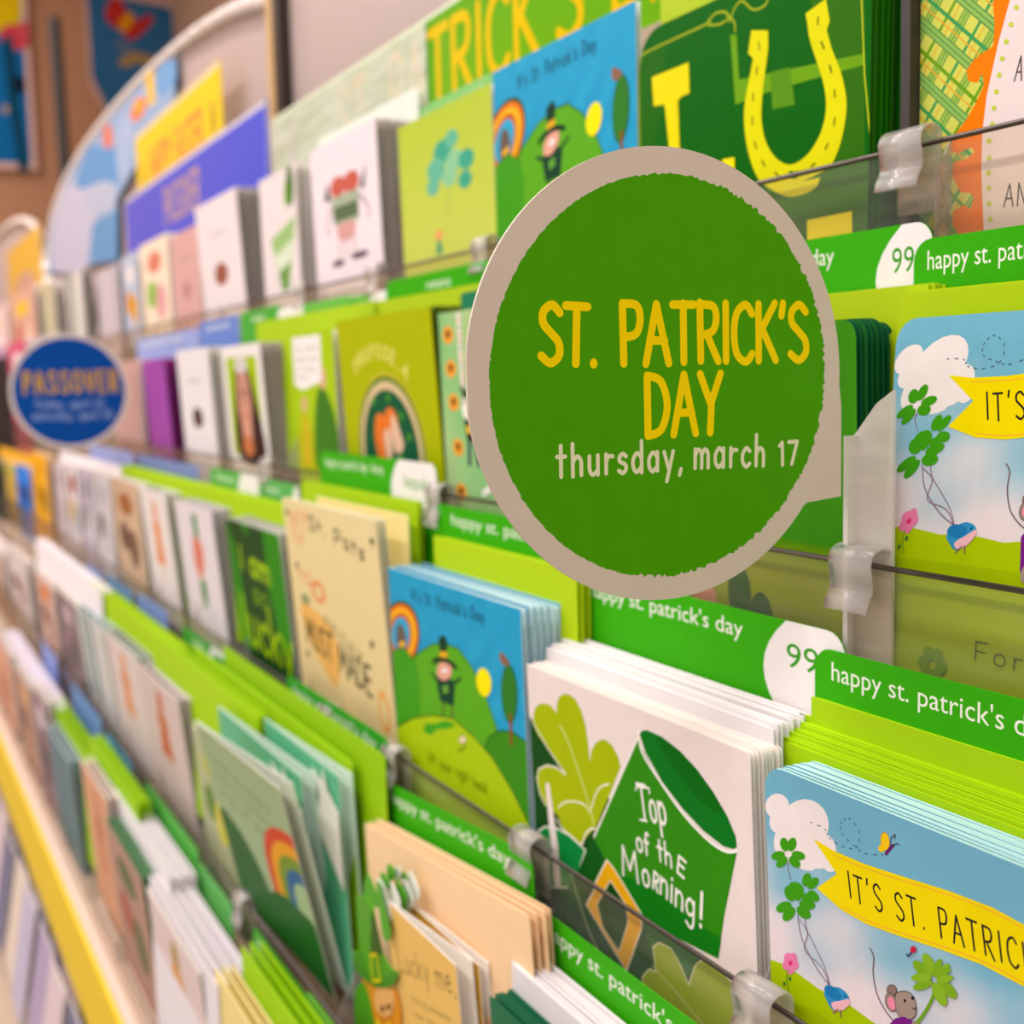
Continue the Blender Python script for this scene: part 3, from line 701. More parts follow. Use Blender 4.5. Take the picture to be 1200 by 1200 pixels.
@pxmode
def art_iu(A):
    z = Z(850, 0, 3.4286); y = Z(560, 0, 3.53)
    A.fill('006000')
    A.poly(y(650, 220, 775, 190, 775, 420, 720, 640, 650, 640), '1C6404'); A.poly(z(330, -60, 560, -60, 560, 640, 600, 900, 480, 900, 400, 300), '2E6C00')
    A.poly(z(20, 140, 45, 140, 55, 320, 200, 290, 560, 215, 560, 260, 200, 360, 40, 420), '6AA00A'); A.poly(z(180, 290, 260, 270, 280, 420, 190, 440), '559010')
    A.poly(z(160, 740, 380, 700, 480, 640, 600, 640, 600, 940, 160, 940), '3A6E06')
    A.line(y(670, 640, 665, 330, 672, 250, 700, 215, 940, 102, 955, 85, 985, 55, 1025, 50, 1035, 75, 1000, 100, 955, 105), .0014, 'A8B41E')
    A.line(y(1040, 90, 1065, 30, 1095, 5, 1140, 40, 1190, 20, 1200, -20), .0014, 'A8B41E'); A.line(y(1065, 130, 1060, 90, 1030, 60), .0014, 'A8B41E')
    A.line(z(545, -80, 560, 300, 590, 640, 590, 900), .001, 'C8D020', smooth=False)
    # slab letter I
    A.poly(y(720, 320, 872, 258, 876, 385, 845, 398, 828, 415, 836, 640, 830, 760, 860, 790, 866, 850, 760, 880, 760, 830, 795, 800, 800, 700, 775, 450, 770, 432, 728, 440), 'E8D800')
    A.poly(y(1030, 660, 1060, 652, 1062, 690, 1062, 740, 1000, 760), 'E8D800')
    # horseshoe U
    outer = [(322, 55), (405, -5), (420, 85), (408, 120), (430, 200), (465, 290), (487, 400), (480, 500), (455, 600), (420, 670), (360, 705), (310, 730), (382, 712), (372, 745), (330, 775), (270, 790), (225, 782), (160, 745), (125, 705), (95, 620), (78, 520), (78, 420), (100, 300), (112, 235), (92, 215), (105, 122)]
    inner = [(172, 122), (172, 200), (160, 290), (148, 400), (146, 480), (160, 560), (195, 625), (240, 658), (285, 655), (340, 610), (385, 530), (405, 440), (398, 350), (372, 260), (340, 160), (330, 90)]
    i0 = outer.index((360, 705)); i1 = outer.index((382, 712))
    outer = outer[:3] + catmull(outer[3:i0 + 1], 4) + outer[i0 + 1:i1 + 1] + catmull(outer[i1 + 1:-3], 4) + outer[-3:]
    A.poly(z(*[v for p in outer + catmull(inner, 4) for v in p]), 'DCD800')
    for a in ((135, 170, 138, 200), (128, 270, 126, 300), (113, 375, 112, 405), (109, 470, 111, 500), (118, 570, 126, 597), (148, 645, 160, 668), (200, 694, 214, 706), (345, 670, 362, 656), (402, 600, 414, 576), (437, 505, 441, 474), (441, 390, 440, 362), (428, 290, 420, 262), (398, 195, 386, 168), (372, 98, 374, 70)):
        A.line(z(*a), .0012, '3A4A08', smooth=False)
    for k in range(3): A.ell(z(278, 700)[0][0] + 4 * math.cos(k * 2.1 - .5), z(278, 700)[0][1] + 3 * math.sin(k * 2.1 - .5), 3.4, 2.6, '0A7A12', bump=(k == 0))
    A.poly(z(330, 885, 510, 848, 512, 1000, 330, 1000), 'F0E200')
    A.poly(z(-10, 640, 38, 632, 38, 680, -10, 700), 'F0E200')

@pxmode
def art_plaid(A):
    z = Z(1050, 0, 4)
    A.fill('EADAD6')
    A.f0 = A.f
    A.L(); A.lpoly([A.f(*p) for p in z(460, -400, 560, -400, 545, -40, 480, 200, 425, 450, 405, 620, 400, 800, 412, 1100, 430, 1400, 0, 1400, 0, -400)], 'F07C00')
    # plaid: clipped bands over base region
    edge = z(-30, -400, 500, -400, 455, 0, 462, 120, 455, 215, 370, 275, 330, 330, 340, 380, 380, 390, 405, 345, 412, 400, 370, 490, 330, 560, 270, 640, 250, 700, 290, 720, 350, 690, 370, 710, 330, 745, 270, 760, 262, 820, 300, 900, 350, 905, 365, 930, 350, 980, 320, 960, 270, 990, 262, 1050, 300, 1110, 340, 1400, -30, 1400)
    q = [A.f(*p) for p in edge]
    tris = [[q[i] for i in t] for t in tessellate_polygon([[Vector((p[0], p[1], 0)) for p in q]])]
    def band(c, cx, cz, ang, wd, layer):
        ux, uz = math.cos(ang), math.sin(ang); nx, nz = -uz, ux; Lh = .6
        B = [(cx - ux * Lh - nx * wd, cz - uz * Lh - nz * wd), (cx + ux * Lh - nx * wd, cz + uz * Lh - nz * wd), (cx + ux * Lh + nx * wd, cz + uz * Lh + nz * wd), (cx - ux * Lh + nx * wd, cz - uz * Lh + nz * wd)]
        keep = A.clip
        for t in tris:
            A.clip = A._ccw(t); p = A._clip(B)
            A.clip = keep
            if len(p) >= 3: p = A._clip(p)
            if len(p) >= 3: A.tris.append((A._ccw(p), A.lay, lin(c)))
    A.L()
    for t in tris: A._tri(A._ccw(t), lin('CFD45A'))
    c0 = A.f(*z(150, 400)[0]); ang = (math.radians(50), math.radians(-42))
    for ai, a in enumerate(ang):
        nx, nz = -math.sin(a), math.cos(a)
        A.L()
        for k in range(-14, 15):
            o = k * .023
            band('9ABF48' if ai == 0 else '8CBB55', c0[0] + nx * o, c0[1] + nz * o, a, .0030, 0)
        A.L()
        for k in range(-14, 15):
            o = k * .023 + .0115
            band('3E9A52' if k % 2 else '6A9E1A', c0[0] + nx * o, c0[1] + nz * o, a, .0010, 0)
        A.L()
        for k in range(-14, 15):
            o = k * .023
            for j in (-1, 0, 1): band('3A7A4A', c0[0] + nx * (o + j * .0026), c0[1] + nz * (o + j * .0026), a, .00025, 0)
            band('E8A82A', c0[0] + nx * (o + .0072), c0[1] + nz * (o + .0072), a, .0004, 0)
    A.L()
    for k, (a, b) in enumerate(((565, 35), (540, 115), (517, 195), (498, 275), (484, 352), (471, 430), (460, 506), (453, 582), (436, 660), (437, 740), (435, 810), (435, 882), (437, 955), (442, 1028), (450, 1100))):
        p = z(a, b)[0]; A.ell(p[0], p[1], 3, 3.2, 'BFD040', n=10, bump=False)
    A.text('A LITTLE', z(555, 380)[0], z(900, 350)[0], 28, '4A4440', wd=.0008, gap=.3); A.text('AND LUCK', z(505, 970)[0], z(960, 930)[0], 26, '4A4440', wd=.0008, gap=.2)

def art_small(kind, bg_, *cs):
    """small simple printed picture in card fractions for the cards far down the aisle"""
    def f(A):
        if isinstance(bg_, tuple): A.fill(cf=lambda u, v: mixc(hx(bg_[0]), hx(bg_[1]), v), grid=(2, 8))
        else: A.fill(bg_)
        c = list(cs) + ['884422'] * 4
        if kind == 'figure':
            A.ell(.5, .62, .13, .12, c[0]); A.poly([(.42, .75), (.46, .9), (.56, .9), (.6, .75)], c[1]); A.poly([(.36, .3), (.4, .54), (.6, .54), (.66, .3)], c[1])
            A.line([(.44, .3), (.42, .14)], .003, c[0], False); A.line([(.58, .3), (.6, .14)], .003, c[0], False)
        elif kind == 'robot':
            A.ell(.42, .68, .12, .07, 'C86050'); A.ell(.62, .68, .12, .07, 'C86050'); A.poly([(.3, .62), (.72, .62), (.7, .42), (.34, .42)], 'A8B498'); A.poly([(.33, .55), (.7, .55), (.7, .45), (.33, .45)], '5A7050')
            A.poly([(.38, .42), (.64, .42), (.6, .32), (.42, .32)], 'D8A098', True); A.poly([(.2, .62), (.26, .74), (.3, .6)], '303830'); A.poly([(.74, .62), (.84, .76), (.8, .6)], '303830')
            for x in (.4, .5, .62): A.line([(x, .34), (x - .01, .2)], .004, 'B8907A', False)
            A.line([(.3, .56), (.22, .44), (.26, .38)], .003, 'A08050'); A.line([(.72, .58), (.82, .5), (.84, .42)], .003, '804040'); A.ell(.36, .17, .1, .025, '6A5A68'); A.ell(.68, .19, .13, .025, '6A5A68')
        elif kind == 'clover':
            for i, (x, y, r) in enumerate(((.5, .72, .1), (.42, .62, .1), (.62, .64, .09), (.74, .62, .08), (.38, .52, .07), (.56, .55, .08), (.72, .5, .07), (.6, .78, .07))):
                A.ell(x, y, r, r * .8, ('3FA888', '66B898', '8CC898')[i % 3], bump=True, n=12)
            A.line([(.56, .52), (.52, .3)], .0012, '8AB070'); A.ell(.42, .2, .04, .04, 'E8A060'); A.poly([(.38, .08), (.46, .08), (.44, .17), (.4, .17)], '50A070')
        elif kind == 'vase':
            A.poly([(.25, .5), (.95, .62), (.8, .3), (.68, .08), (.5, .08), (.4, .28)], '9CC078'); A.poly([(.35, .36), (.85, .46), (.78, .3), (.45, .24)], 'D8E4C8'); A.poly([(.42, .22), (.74, .28), (.66, .08), (.5, .08)], '6E9A4A')
            A.ell(.85, .86, .09, .16, '3F6A20'); A.ell(.75, .8, .06, .1, '6AA030')
        elif kind == 'lucky':
            A.poly([(0, 1), (.12, .8), (.24, 0), (0, 0)], '2E8A14'); A.poly([(.72, 1), (1, 1), (1, .2), (.8, .1), (.7, .6)], '2E8A14'); A.poly([(.3, 1), (.45, 1), (.4, .9)], '2E8A14')
            A.text('i am', (.2, .64), (.74, .60), .2, 'A8D000', wd=.007, gap=.1); A.text('so', (.38, .42), (.66, .40), .16, '6E9A10', wd=.005, gap=.1); A.text('lucky', (.1, .06), (.98, .02), .36, 'A8D000', wd=.008, gap=.08)
        elif kind == 'pats':
            A.text('St. Pats', (.3, .88), (.86, .80), .07, '4A4A2A', wd=.0028, gap=.16, wob=.08); A.text('MY', (.08, .84), (.3, .86), .1, 'E87848', wd=.0025); A.text('for', (.1, .78), (.22, .78), .08, 'E89060', wd=.002)
            A.ell(.33, .56, .08, .055, 'E8874A'); A.ell(.33, .56, .05, .035, 'E8CF96'); A.text('TO', (.1, .58), (.26, .58), .05, 'E87848', wd=.002); A.ell(.16, .49, .05, .03, '8A9A60')
            A.poly([(.1, .46), (.4, .42), (.5, .28), (.42, .1), (.3, .16), (.14, .3)], 'F0B860', True); A.text('MUST', (.12, .26), (.42, .22), .14, '3A3A20', wd=.004, gap=.08); A.text('MADE', (.48, .2), (.8, .16), .14, '3A3A20', wd=.004, gap=.08)
            A.text('FRIDAY', (.36, .4), (.74, .3), .05, '6A6A3A', wd=.0016); A.ell(.9, .12, .05, .1, 'F0A848'); A.ell(.9, .12, .03, .07, 'E8CF96')
            for x, y in ((.05, .93), (.95, .9), (.1, .66), (.85, .42), (.12, .2)): A.ell(x, y, .018, .018, '3A4A20', n=8); A.line([(x, y), (x, y - .025)], .0015, '3A4A20', False)
        elif kind == 'portrait':
            A.L(); A.lpoly([A.f(*p) for p in ((.12, .06), (.88, .06), (.88, .9), (.12, .9))], 'A8C400'); A.poly([(.24, .05), (.3, .7), (.42, .88), (.6, .86), (.76, .6), (.9, .05)], '3A2420', True)
            A.ell(.5, .55, .17, .3, 'C89078'); A.poly([(.36, .5), (.64, .5), (.62, .1), (.4, .1)], 'D89A80'); A.poly([(.34, .8), (.4, .9), (.58, .9), (.64, .8), (.5, .76)], 'D8D0C8', True)
            A.ell(.44, .6, .04, .015, '4A2A24'); A.ell(.58, .6, .04, .015, '4A2A24'); A.line([(.51, .58), (.5, .48), (.53, .47)], .0015, '8A5A48'); A.ell(.51, .4, .05, .014, 'A04A40'); A.ell(.5, .14, .14, .09, 'C87848')
        elif kind == 'speech':
            A.poly([(.0, .3), (.8, .34), (1, .2), (1, 0), (0, 0)], 'A8B800'); A.poly([(.45, .05), (.5, .5), (.7, .62), (.95, .4), (1, .05)], '3F7A20', True); A.poly([(.1, .05), (.14, .42), (.3, .42), (.34, .05)], 'C8B020')
            A.ell(.22, .5, .07, .06, 'D8A880'); A.ell(.7, .68, .08, .08, 'D8A880'); A.poly([(.0, .98), (.7, .98), (.68, .66), (.2, .6), (0, .64)], 'F0EAE4')
            A.text('you make', (.06, .88), (.6, .88), .03, '8A8078', wd=.001); A.text('every day', (.06, .81), (.6, .81), .03, '8A8078', wd=.001); A.text('a lucky', (.06, .74), (.55, .74), .03, '8A8078', wd=.001); A.text('one', (.06, .68), (.3, .68), .03, '8A8078', wd=.001)
        elif kind == 'coaster':
            n = 9
            for i, ch in enumerate('PROPOSE A'): 
                a = math.radians(128 - i * 9.5); A.text(ch if ch != ' ' else '.', (.44 + .4 * math.cos(a), .32 + .44 * math.sin(a)), (.44 + .4 * math.cos(a) + .036, .32 + .44 * math.sin(a) - .01 * (i - 3)), .075, 'E0D868', wd=.0036)
            for r, c1 in ((.36, 'C8B838'), (.345, '3F7A18'), (.325, 'D8C090'), (.285, '0C5A38')): A.ell(.5, .2, r, r * 1.3, c1, n=32)
            A.poly([(.34, .28), (.38, .42), (.48, .4), (.46, .2), (.38, .12)], 'E87A2A', True); A.poly([(.48, .44), (.56, .46), (.6, .36), (.5, .3)], 'E87A2A', True)
            A.poly([(.44, .3), (.5, .34), (.52, .2), (.46, .16)], 'E8C0A0', True); A.poly([(.54, .42), (.58, .4), (.64, .25), (.56, .2), (.52, .3)], 'E8C0A0', True); A.poly([(.4, .12), (.5, .16), (.62, .2), (.7, .05), (.4, .0)], '5AA048')
            for x, y in ((.36, .5), (.52, .52), (.64, .42), (.7, .3)): A.ell(x, y, .02, .025, '4A9A30', n=8)
        elif kind == 'mint':
            A.fill(cf=lambda u, v: mixc(hx('86C078'), hx('B4CC8C'), .5 + .5 * math.sin(u * 9 + v * 5)), grid=(6, 8))
            for x, y in ((.085, .88), (.095, .70), (.105, .52), (.125, .28), (.135, .04), (.5, .12), (.6, .5), (.7, .8)): A.ell(x, y, .05, .048, 'F0A030', n=12); A.poly([(x - .025, y + .02), (x, y - .03), (x + .025, y + .02)], '1E1A18')
            A.line([(.19, .97), (.2, .6), (.215, .45)], .008, 'F0E4D8'); 
            for k in range(14): A.ell(.19 + .0018 * k, .95 - k * .036, .008, .01, ('D83A28', '2A6A50', 'E88A20')[k % 3], n=6)
            A.line([(0.235, .34), (0.225, .2)], .006, '303058', False); A.line([(0.285, .34), (0.305, .2)], .006, '303058', False); A.poly([(0.195, .44), (0.335, .44), (0.315, .32), (0.215, .32)], '282018'); A.poly([(0.215, .4), (0.335, .4), (0.335, .36), (0.215, .36)], 'F0C020'); A.poly([(0.175, .5), (0.315, .54), (0.275, .42), (0.195, .44)], 'F0ECE0'); A.poly([(0.175, .62), (0.255, .56), (0.195, .54)], '28382C')
            A.line([(0.335, .05), (0.475, .12)], .006, 'F0ECE0', False)
            for x, y in ((.6, .9), (.75, .68), (.62, .28), (.7, .16), (.45, .9)): A.line([(x, y), (x + .03, y - .03)], .0014, '3E6A40', False)
        elif kind == 'shamrock':
            A.fill(cf=lambda u, v: mixc(hx('8A9A00'), hx('3A8A10'), sm(.42, .46, v)), grid=(2, 30))
            A.f = lambda p, q: (p * A.w, q * A.h)
            for x_, y_ in ((.60, .30), (.68, .24), (.62, .14)): A.ell(x_, y_, .045, .075, '2E5A1A', n=14)
            A.line([(.6, .2), (.52, .16), (.5, .06)], .004, '2E5A1A'); A.ell(.46, .26, .05, .06, 'C89078')
        elif kind == 'stripes':
            for k in range(3): A.L(); A.lpoly([A.f(.15 + .25 * k, 0), A.f(.27 + .25 * k, 0), A.f(.27 + .25 * k, 1), A.f(.15 + .25 * k, 1)], c[k])
        elif kind == 'spot': A.ell(.5, .35, .16, .1, c[0]); A.line([(.3, .7), (.7, .7)], .002, '8A8078', False)
        elif kind == 'blob':
            A.ell(.5, .75, .25, .12, c[0]); A.ell(.35, .4, .18, .16, c[1]); A.ell(.65, .3, .18, .2, c[2])
        elif kind == 'carrot':
            A.poly([(.42, .72), (.36, .5), (.48, .36), (.62, .5), (.62, .68)], 'E0806A', True); A.poly([(.46, .72), (.44, .92), (.58, .92), (.58, .72)], '3A8A3A'); A.poly([(.46, .36), (.44, .2), (.56, .12), (.6, .34)], '5A8A48', True); A.text('lucky you', (.2, .1), (.8, .1), .04, '9A8A90', wd=.001)
        elif kind == 'rainbow':
            A.text('have a happy', (.1, .83), (.8, .8), .045, '4A6A4A', wd=.0012); A.text('lucky rainbow', (.1, .74), (.8, .71), .045, '4A6A4A', wd=.0012); A.text('kind of day', (.12, .65), (.7, .62), .045, '4A6A4A', wd=.0012)
            A.poly([(.0, .5), (.2, .52), (.4, .4), (.52, .2), (.56, 0), (0, 0)], '2E6A30', True)
            for r, c1 in ((.44, 'D84A22'), (.37, 'F0A80A'), (.3, '7A9A20'), (.23, '2A6A9A'), (.16, 'A8C890')): A.poly([(1.0 + r * math.cos(PI * k / 16), .40 + r * .85 * math.sin(PI * k / 16) ** .8) for k in range(17)] + [(1.0 - r, .2), (1.0 + r, .2)], c1)
            A.poly([(.3, 0), (.4, .2), (.6, .33), (.85, .36), (1.02, .32), (1.02, 0)], '1E6A20', True)
    f.full = kind == 'rainbow'
    return f

# ------------------------------------------------------------------ tier A (top)
GRN = '3AA80E'
card('A', (-.530, .27), (-.27, .27), 'tall plaid and orange card with a white dotted panel, top right', art_plaid, world=True, h=.36, off=.012, n=3, step=.005, lean=0)
c = card('A', (-.8085, .133), (-.5635, .133), 'dark green card with big yellow I and horseshoe U', art_iu, world=True, h=.225, off=.008, r=(0, 0, 0, .028), lean=-1, n=6, step=.0036, edge='2F7A10', front='0A5A06', cfront='1E7A08', ink=INK_GLOSS, clabel='green card edge stacked behind the horseshoe card')
envelopes('A', (-.825, .19), (-.57, .19), 3, 'B4CC14', 'lime envelope showing above the dark green horseshoe card', 'lime envelopes above the horseshoe card', off=.04, world=True, h=.27)
hill = None
# third tier first: its blue hill and banner designs are printed again higher up
hill = card('C', (455, 668), (610, 710), 'blue and green hill card with dancing figure on the third tier', art_hill, off=.006, h=.222, lean=1.2, front='2196C0', edge='CFE8EE', n=6, step=.0052, cfront='2A9CC4', clabel='copy showing its edge behind the blue hill card on the third tier')
banner = card('C', (-.5025, .1235), (-.2455, .1235), 'light blue card with yellow banner, mouse and bird, lower right', art_banner, world=True, off=.006, h=.207, lean=2.0, r=(.012, .012, .014, .014), front='7FB8CC', edge='BFE6E4', n=11, step=.0021, gap=.001, jit=.0006, cfront='7FB8CC', clabel='aqua edged copy tightly stacked behind the lower right banner card')
card('B', (-.4855, .1285), (-.2285, .1285), 'light blue card with yellow banner and clovers on the middle tier, right', world=True, off=.0165, h=.207, lean=-4, r=(.012, .012, .014, .014), front='7FB8CC', edge='BFE6E4', n=0, reuse=banner)
card('A', (577, 76), (745, 12), 'upper blue hill card with figure, left of the horseshoe card', off=.008, h=.25, lean=0, front='5AB0C8', edge='DDE8E4', reuse=hill, n=0)
card('A', (466, 150), (575, 98), 'yellow green card with watercolour clover cluster on the top tier', art_small('clover', ('D8D870', 'B4C83C')), off=.008, h=.245, lean=1, n=3, step=.006, front='C8CC60', edge='F4EEE0', cfront='B8A898', clabel='grey edged copy behind the watercolour clover card')
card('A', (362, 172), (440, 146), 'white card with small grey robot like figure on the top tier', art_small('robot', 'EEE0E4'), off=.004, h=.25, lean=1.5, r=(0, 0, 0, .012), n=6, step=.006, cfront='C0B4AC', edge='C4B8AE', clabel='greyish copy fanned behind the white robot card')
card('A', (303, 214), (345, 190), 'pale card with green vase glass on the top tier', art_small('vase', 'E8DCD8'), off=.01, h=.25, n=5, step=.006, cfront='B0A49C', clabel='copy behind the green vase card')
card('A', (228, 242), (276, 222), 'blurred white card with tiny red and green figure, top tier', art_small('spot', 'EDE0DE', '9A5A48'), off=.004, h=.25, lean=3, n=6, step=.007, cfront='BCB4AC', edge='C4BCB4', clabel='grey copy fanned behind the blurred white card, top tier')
card('A', (199, 277), (231, 264), 'blurred dusty pink card on the top tier', art_small('spot', 'D8A8A0', 'C08888'), off=.008, h=.25, n=3, step=.008, cfront='B89088')
card('A', (163, 284), (196, 278), 'blurred cream card with faint flowers on the top tier', art_small('blob', 'F0DCC0', 'D8806A', '8AB84A', 'E0A0A0'), off=.008, h=.26, n=3, step=.008)
card('A', (141, 300), (160, 297), 'blurred blue grey card with orange spot on the top tier', art_small('blob', 'B8C0D0', 'E8DCD8', 'D88A20', 'D8A030'), off=.012, h=.2, n=2, step=.01)
card('A', (112, 318), (136, 312), 'blurred silvery card right of a dark gap, top tier', art_small('stripes', 'C8BCC0', 'B0A8B0', 'D8C8C8', 'B8B0B8'), off=.008, h=.28, n=2, step=.01, cfront='8A7484')
card('A', (76, 322), (95, 319), 'blurred white and dark green card, top tier', art_small('stripes', 'D8D0C8', '2E4A34', '8AA080', 'E0D8D0'), off=.008, h=.28, n=2, step=.01, cfront='4A3A44')
card('A', (48, 332), (62, 330), 'blurred pale striped card at the far left of the top tier', art_small('stripes', 'C8C09A', 'A0A880', 'D8C0A0', 'B0A898'), off=.01, h=.3, n=2, step=.012)
card('A', (10, 345), (40, 338), 'blurred peach card beyond the far section, top tier', art_small('blob', 'D8A890', 'F0C030', 'C87868', 'E8C0A8'), off=.01, h=.35, n=1, step=.012)
card('A', (-30, 370), (8, 362), 'blurred yellow topped card at the left frame edge', art_small('blob', 'E8C8C0', 'E8D800', 'D05070', 'F0E0E0'), off=.01, h=.35, n=1, step=.012)

tab('A', (372, 158), (490, 108), 'whitish tab peeking over the white robot card', '', green='E4ECDC', off=.05)
tab('A', (490, 124), (578, 88), 'pale green tab peeking over the watercolour clover card', 'happy st. patrick', green='86C470', off=.052, tx=(.1, .9))
# ------------------------------------------------------------------ tier B
tab('B', (906, 282), (1093, 264), 'green price tab ending 99 cents, right of the round sign', 'happy st. patrick\'s day', white=(.68, 1.0), wtext='99¢', tx=(-.6, .42), off=.050)
tab('B', (1071, 288), (1310, 240), 'green happy tab at the top right, above the middle banner card', off=.044, tx=(.08, .95), frac="happy st. patrick's day")
tab('B', (452, 328), (578, 306), 'green romance tab under the clover card', 'romance', tx=(.42, .64), off=.05)
tab('B', (397, 350), (456, 340), 'light green tab with a white end left of the romance tab', 'husband', tx=(.1, .5), white=(.55, .99), off=.051, green='6ABA4A')
tab('B', (325, 362), (412, 346), 'pale green blurred tab with white start', '', white=(0.0, .38), off=.049, green='6ABA4A')
tab('B', (281, 366), (330, 357), 'blurred small green tab on the middle tier', 'son', tx=(.3, .6), off=.052, green='4AA838')
tab('B', (233, 380), (279, 366), 'blurred blue tab on the middle tier', 'passover', tx=(.2, .8), off=.052, green='6A86C8')
tab('B', (160, 398), (232, 384), 'blurred pale blue tab over the purple card', 'passover', tx=(.1, .8), off=.052, green='9AA8D8')
envelopes('B', (925, 350), (1090, 333), 5, 'AFCB08', 'lime envelope under the 99 cent tab', 'lime envelopes under the 99 cent tab', off=.034, h=.2)
envelopes('B', (1050, 345), (1210, 330), 4, 'AFCB08', 'lime envelope behind the middle banner card', 'lime envelopes behind the middle banner card', off=.03, h=.2)
envelopes('B', (440, 352), (572, 331), 3, 'B2CE0A', 'lime envelope along the bottom of the romance tab', 'lime envelopes under the romance tab', off=.038, h=.2)
envelopes('B', (300, 376), (440, 355), 3, 'AACC10', 'blurred lime envelope behind the speech bubble card', 'lime envelopes behind the speech bubble card', off=.036, h=.2)
envelopes('B', (541, 340), (690, 325), 2, '0E7A50', 'deep green envelope above the mint card', 'deep green envelopes above the mint card', off=.026, h=.2)
card('B', (702, 399), (1003, 371), 'green card with shamrock seen below and right of the round sign', art_small('shamrock', '3A8A10'), off=.006, h=.235, n=7, step=.0045, front='2A7A10', edge='0E5A30', cfront='1E6A28', clabel='dark green card edge stacked right of the round sign', r=(0, 0, .01, 0))
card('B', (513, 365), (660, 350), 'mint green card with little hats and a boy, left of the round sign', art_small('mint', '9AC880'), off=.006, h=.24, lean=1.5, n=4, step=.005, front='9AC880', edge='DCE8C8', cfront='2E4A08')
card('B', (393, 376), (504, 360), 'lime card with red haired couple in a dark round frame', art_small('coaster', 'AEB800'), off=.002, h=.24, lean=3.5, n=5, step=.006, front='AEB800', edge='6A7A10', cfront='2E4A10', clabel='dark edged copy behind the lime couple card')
card('B', (342, 393), (390, 386), 'card with white speech bubble and two people on lime', art_small('speech', 'A8C810'), off=.006, h=.235, n=3, step=.006)
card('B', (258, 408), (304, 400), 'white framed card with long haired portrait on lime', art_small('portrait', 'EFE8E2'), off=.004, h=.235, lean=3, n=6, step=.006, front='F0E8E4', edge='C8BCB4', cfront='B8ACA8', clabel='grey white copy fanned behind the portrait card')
card('B', (206, 412), (243, 406), 'blurred white card with dark smudge right of the purple card', art_small('spot', 'ECE4E2', '5A4038'), off=.004, h=.235, lean=3, n=4, step=.006, cfront='B8B0A8')
card('B', (166, 424), (192, 418), 'blurred bright purple card right of the round blue sign', None, off=.004, h=.23, lean=3, front='A84AA8', edge='8A3A88', n=3, step=.008, cfront='B81E80', clabel='magenta copy behind the purple card')
card('B', (130, 426), (163, 420), 'blurred dusty rose card half behind the round blue sign', None, off=.006, h=.23, front='C8A098', n=2, step=.008)
for (x0, x1, y, c1, cc, lb) in ((34, 62, 396, 'C8C0C4', ('E0C8C0', 'B89A98', 'E0D8D8'), 'blurred grey pink card just above the round blue sign'), (8, 30, 402, 'D85A78', ('F0E0E0', 'E8C030', 'A04A80'), 'blurred crimson card left of the round blue sign'), (-22, 4, 410, 'C89AC0', ('E8D020', 'D03050', '6A4A9A'), 'blurred lilac card at the left frame edge, middle tier')):
    card('B', (x0, y), (x1, y - 3), lb, art_small('blob', c1, *cc), off=.006, h=.4, n=1, step=.01)

# ------------------------------------------------------------------ tier C
hat = card('C', (617, 776), (879, 886), 'white card with big green hat reading Top of the Morning', art_hat, off=.006, h=.215, lean=2.0, front='EADBD6', edge='F2E8DE', n=8, step=.0021, gap=.0012, jit=.0012, cfront='EFE6DE', r=(0, 0, .004, 0), clabel='cream edged copy stacked behind the green hat card')
envelopes('C', (640, 752), (905, 862), 14, 'E8E2E0', 'white envelope stacked behind the green hat card', 'white envelopes behind the green hat card', off=.024, step=.0018, h=.215, rise=.0004)
tab('C', (682, 673), (991, 739), 'green happy st. patrick\'s day tab with 99 cent end above white envelopes', white=(.75, 1.0), wtext='99¢', off=.052, tx=(.04, .68), r=.014)
tab('C', (955, 759), (1240, 828), 'large green happy st. patrick\'s tab above lime envelopes, right', off=.049, tx=(.085, .99), r=.012)
envelopes('C', (916, 872), (1210, 968), 12, 'A6CC06', 'lime envelope behind the lower right banner card', 'lime envelopes behind the lower right banner card', off=.0315, step=.0014, h=.2, rise=.0010)
envelopes('C', (954, 822), (1240, 900), 2, 'A6CC06', 'lime envelope set back against the large green tab', 'lime envelopes against the large green tab', off=.046, step=.0015, h=.2)
tab('C', (511, 591), (692, 622), 'green happy st. patrick\'s tab half hidden by the round sign', off=.052, tx=(.12, .98), r=.008)
envelopes('C', (508, 633), (676, 664), 4, 'B2D00C', 'tall lime envelope behind the blue hill card', 'lime envelopes behind the blue hill card', off=.040, step=.003, h=.23)
tab('C', (374, 522), (511, 551), 'green tab with white keepsake end above the cream card', "happy st. patrick's day - funny", white=(.66, 1.0), wtext='keepsake', off=.056, tx=(.06, .6), h=.13)
envelopes('C', (352, 563), (487, 592), 3, 'A8CE0A', 'tall lime envelope behind the pale yellow envelope', 'lime envelopes behind the pale yellow envelope', off=.042, step=.003, h=.23)
envelopes('C', (370, 580), (476, 602), 1, 'F2E29A', 'pale yellow envelope behind the cream card', None, off=.030, h=.24)
card('C', (330, 579), (440, 614), 'cream card with orange and black lettering on the third tier', art_small('pats', ('E8CC90', 'EAD8A0')), off=.0, h=.26, lean=4, front='E8D49A', edge='F0E8C8', n=1, step=.004)
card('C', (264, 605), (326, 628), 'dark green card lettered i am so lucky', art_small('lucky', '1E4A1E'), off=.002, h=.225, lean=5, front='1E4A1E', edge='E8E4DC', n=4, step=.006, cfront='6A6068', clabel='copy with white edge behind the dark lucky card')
card('C', (204, 583), (247, 600), 'blurred white card with a carrot shaped leprechaun', art_small('carrot', 'E8DEE0'), off=.002, h=.225, lean=5, n=5, step=.007, cfront='B0A4AC', edge='D8D0D4', clabel='copy behind the white carrot leprechaun card')
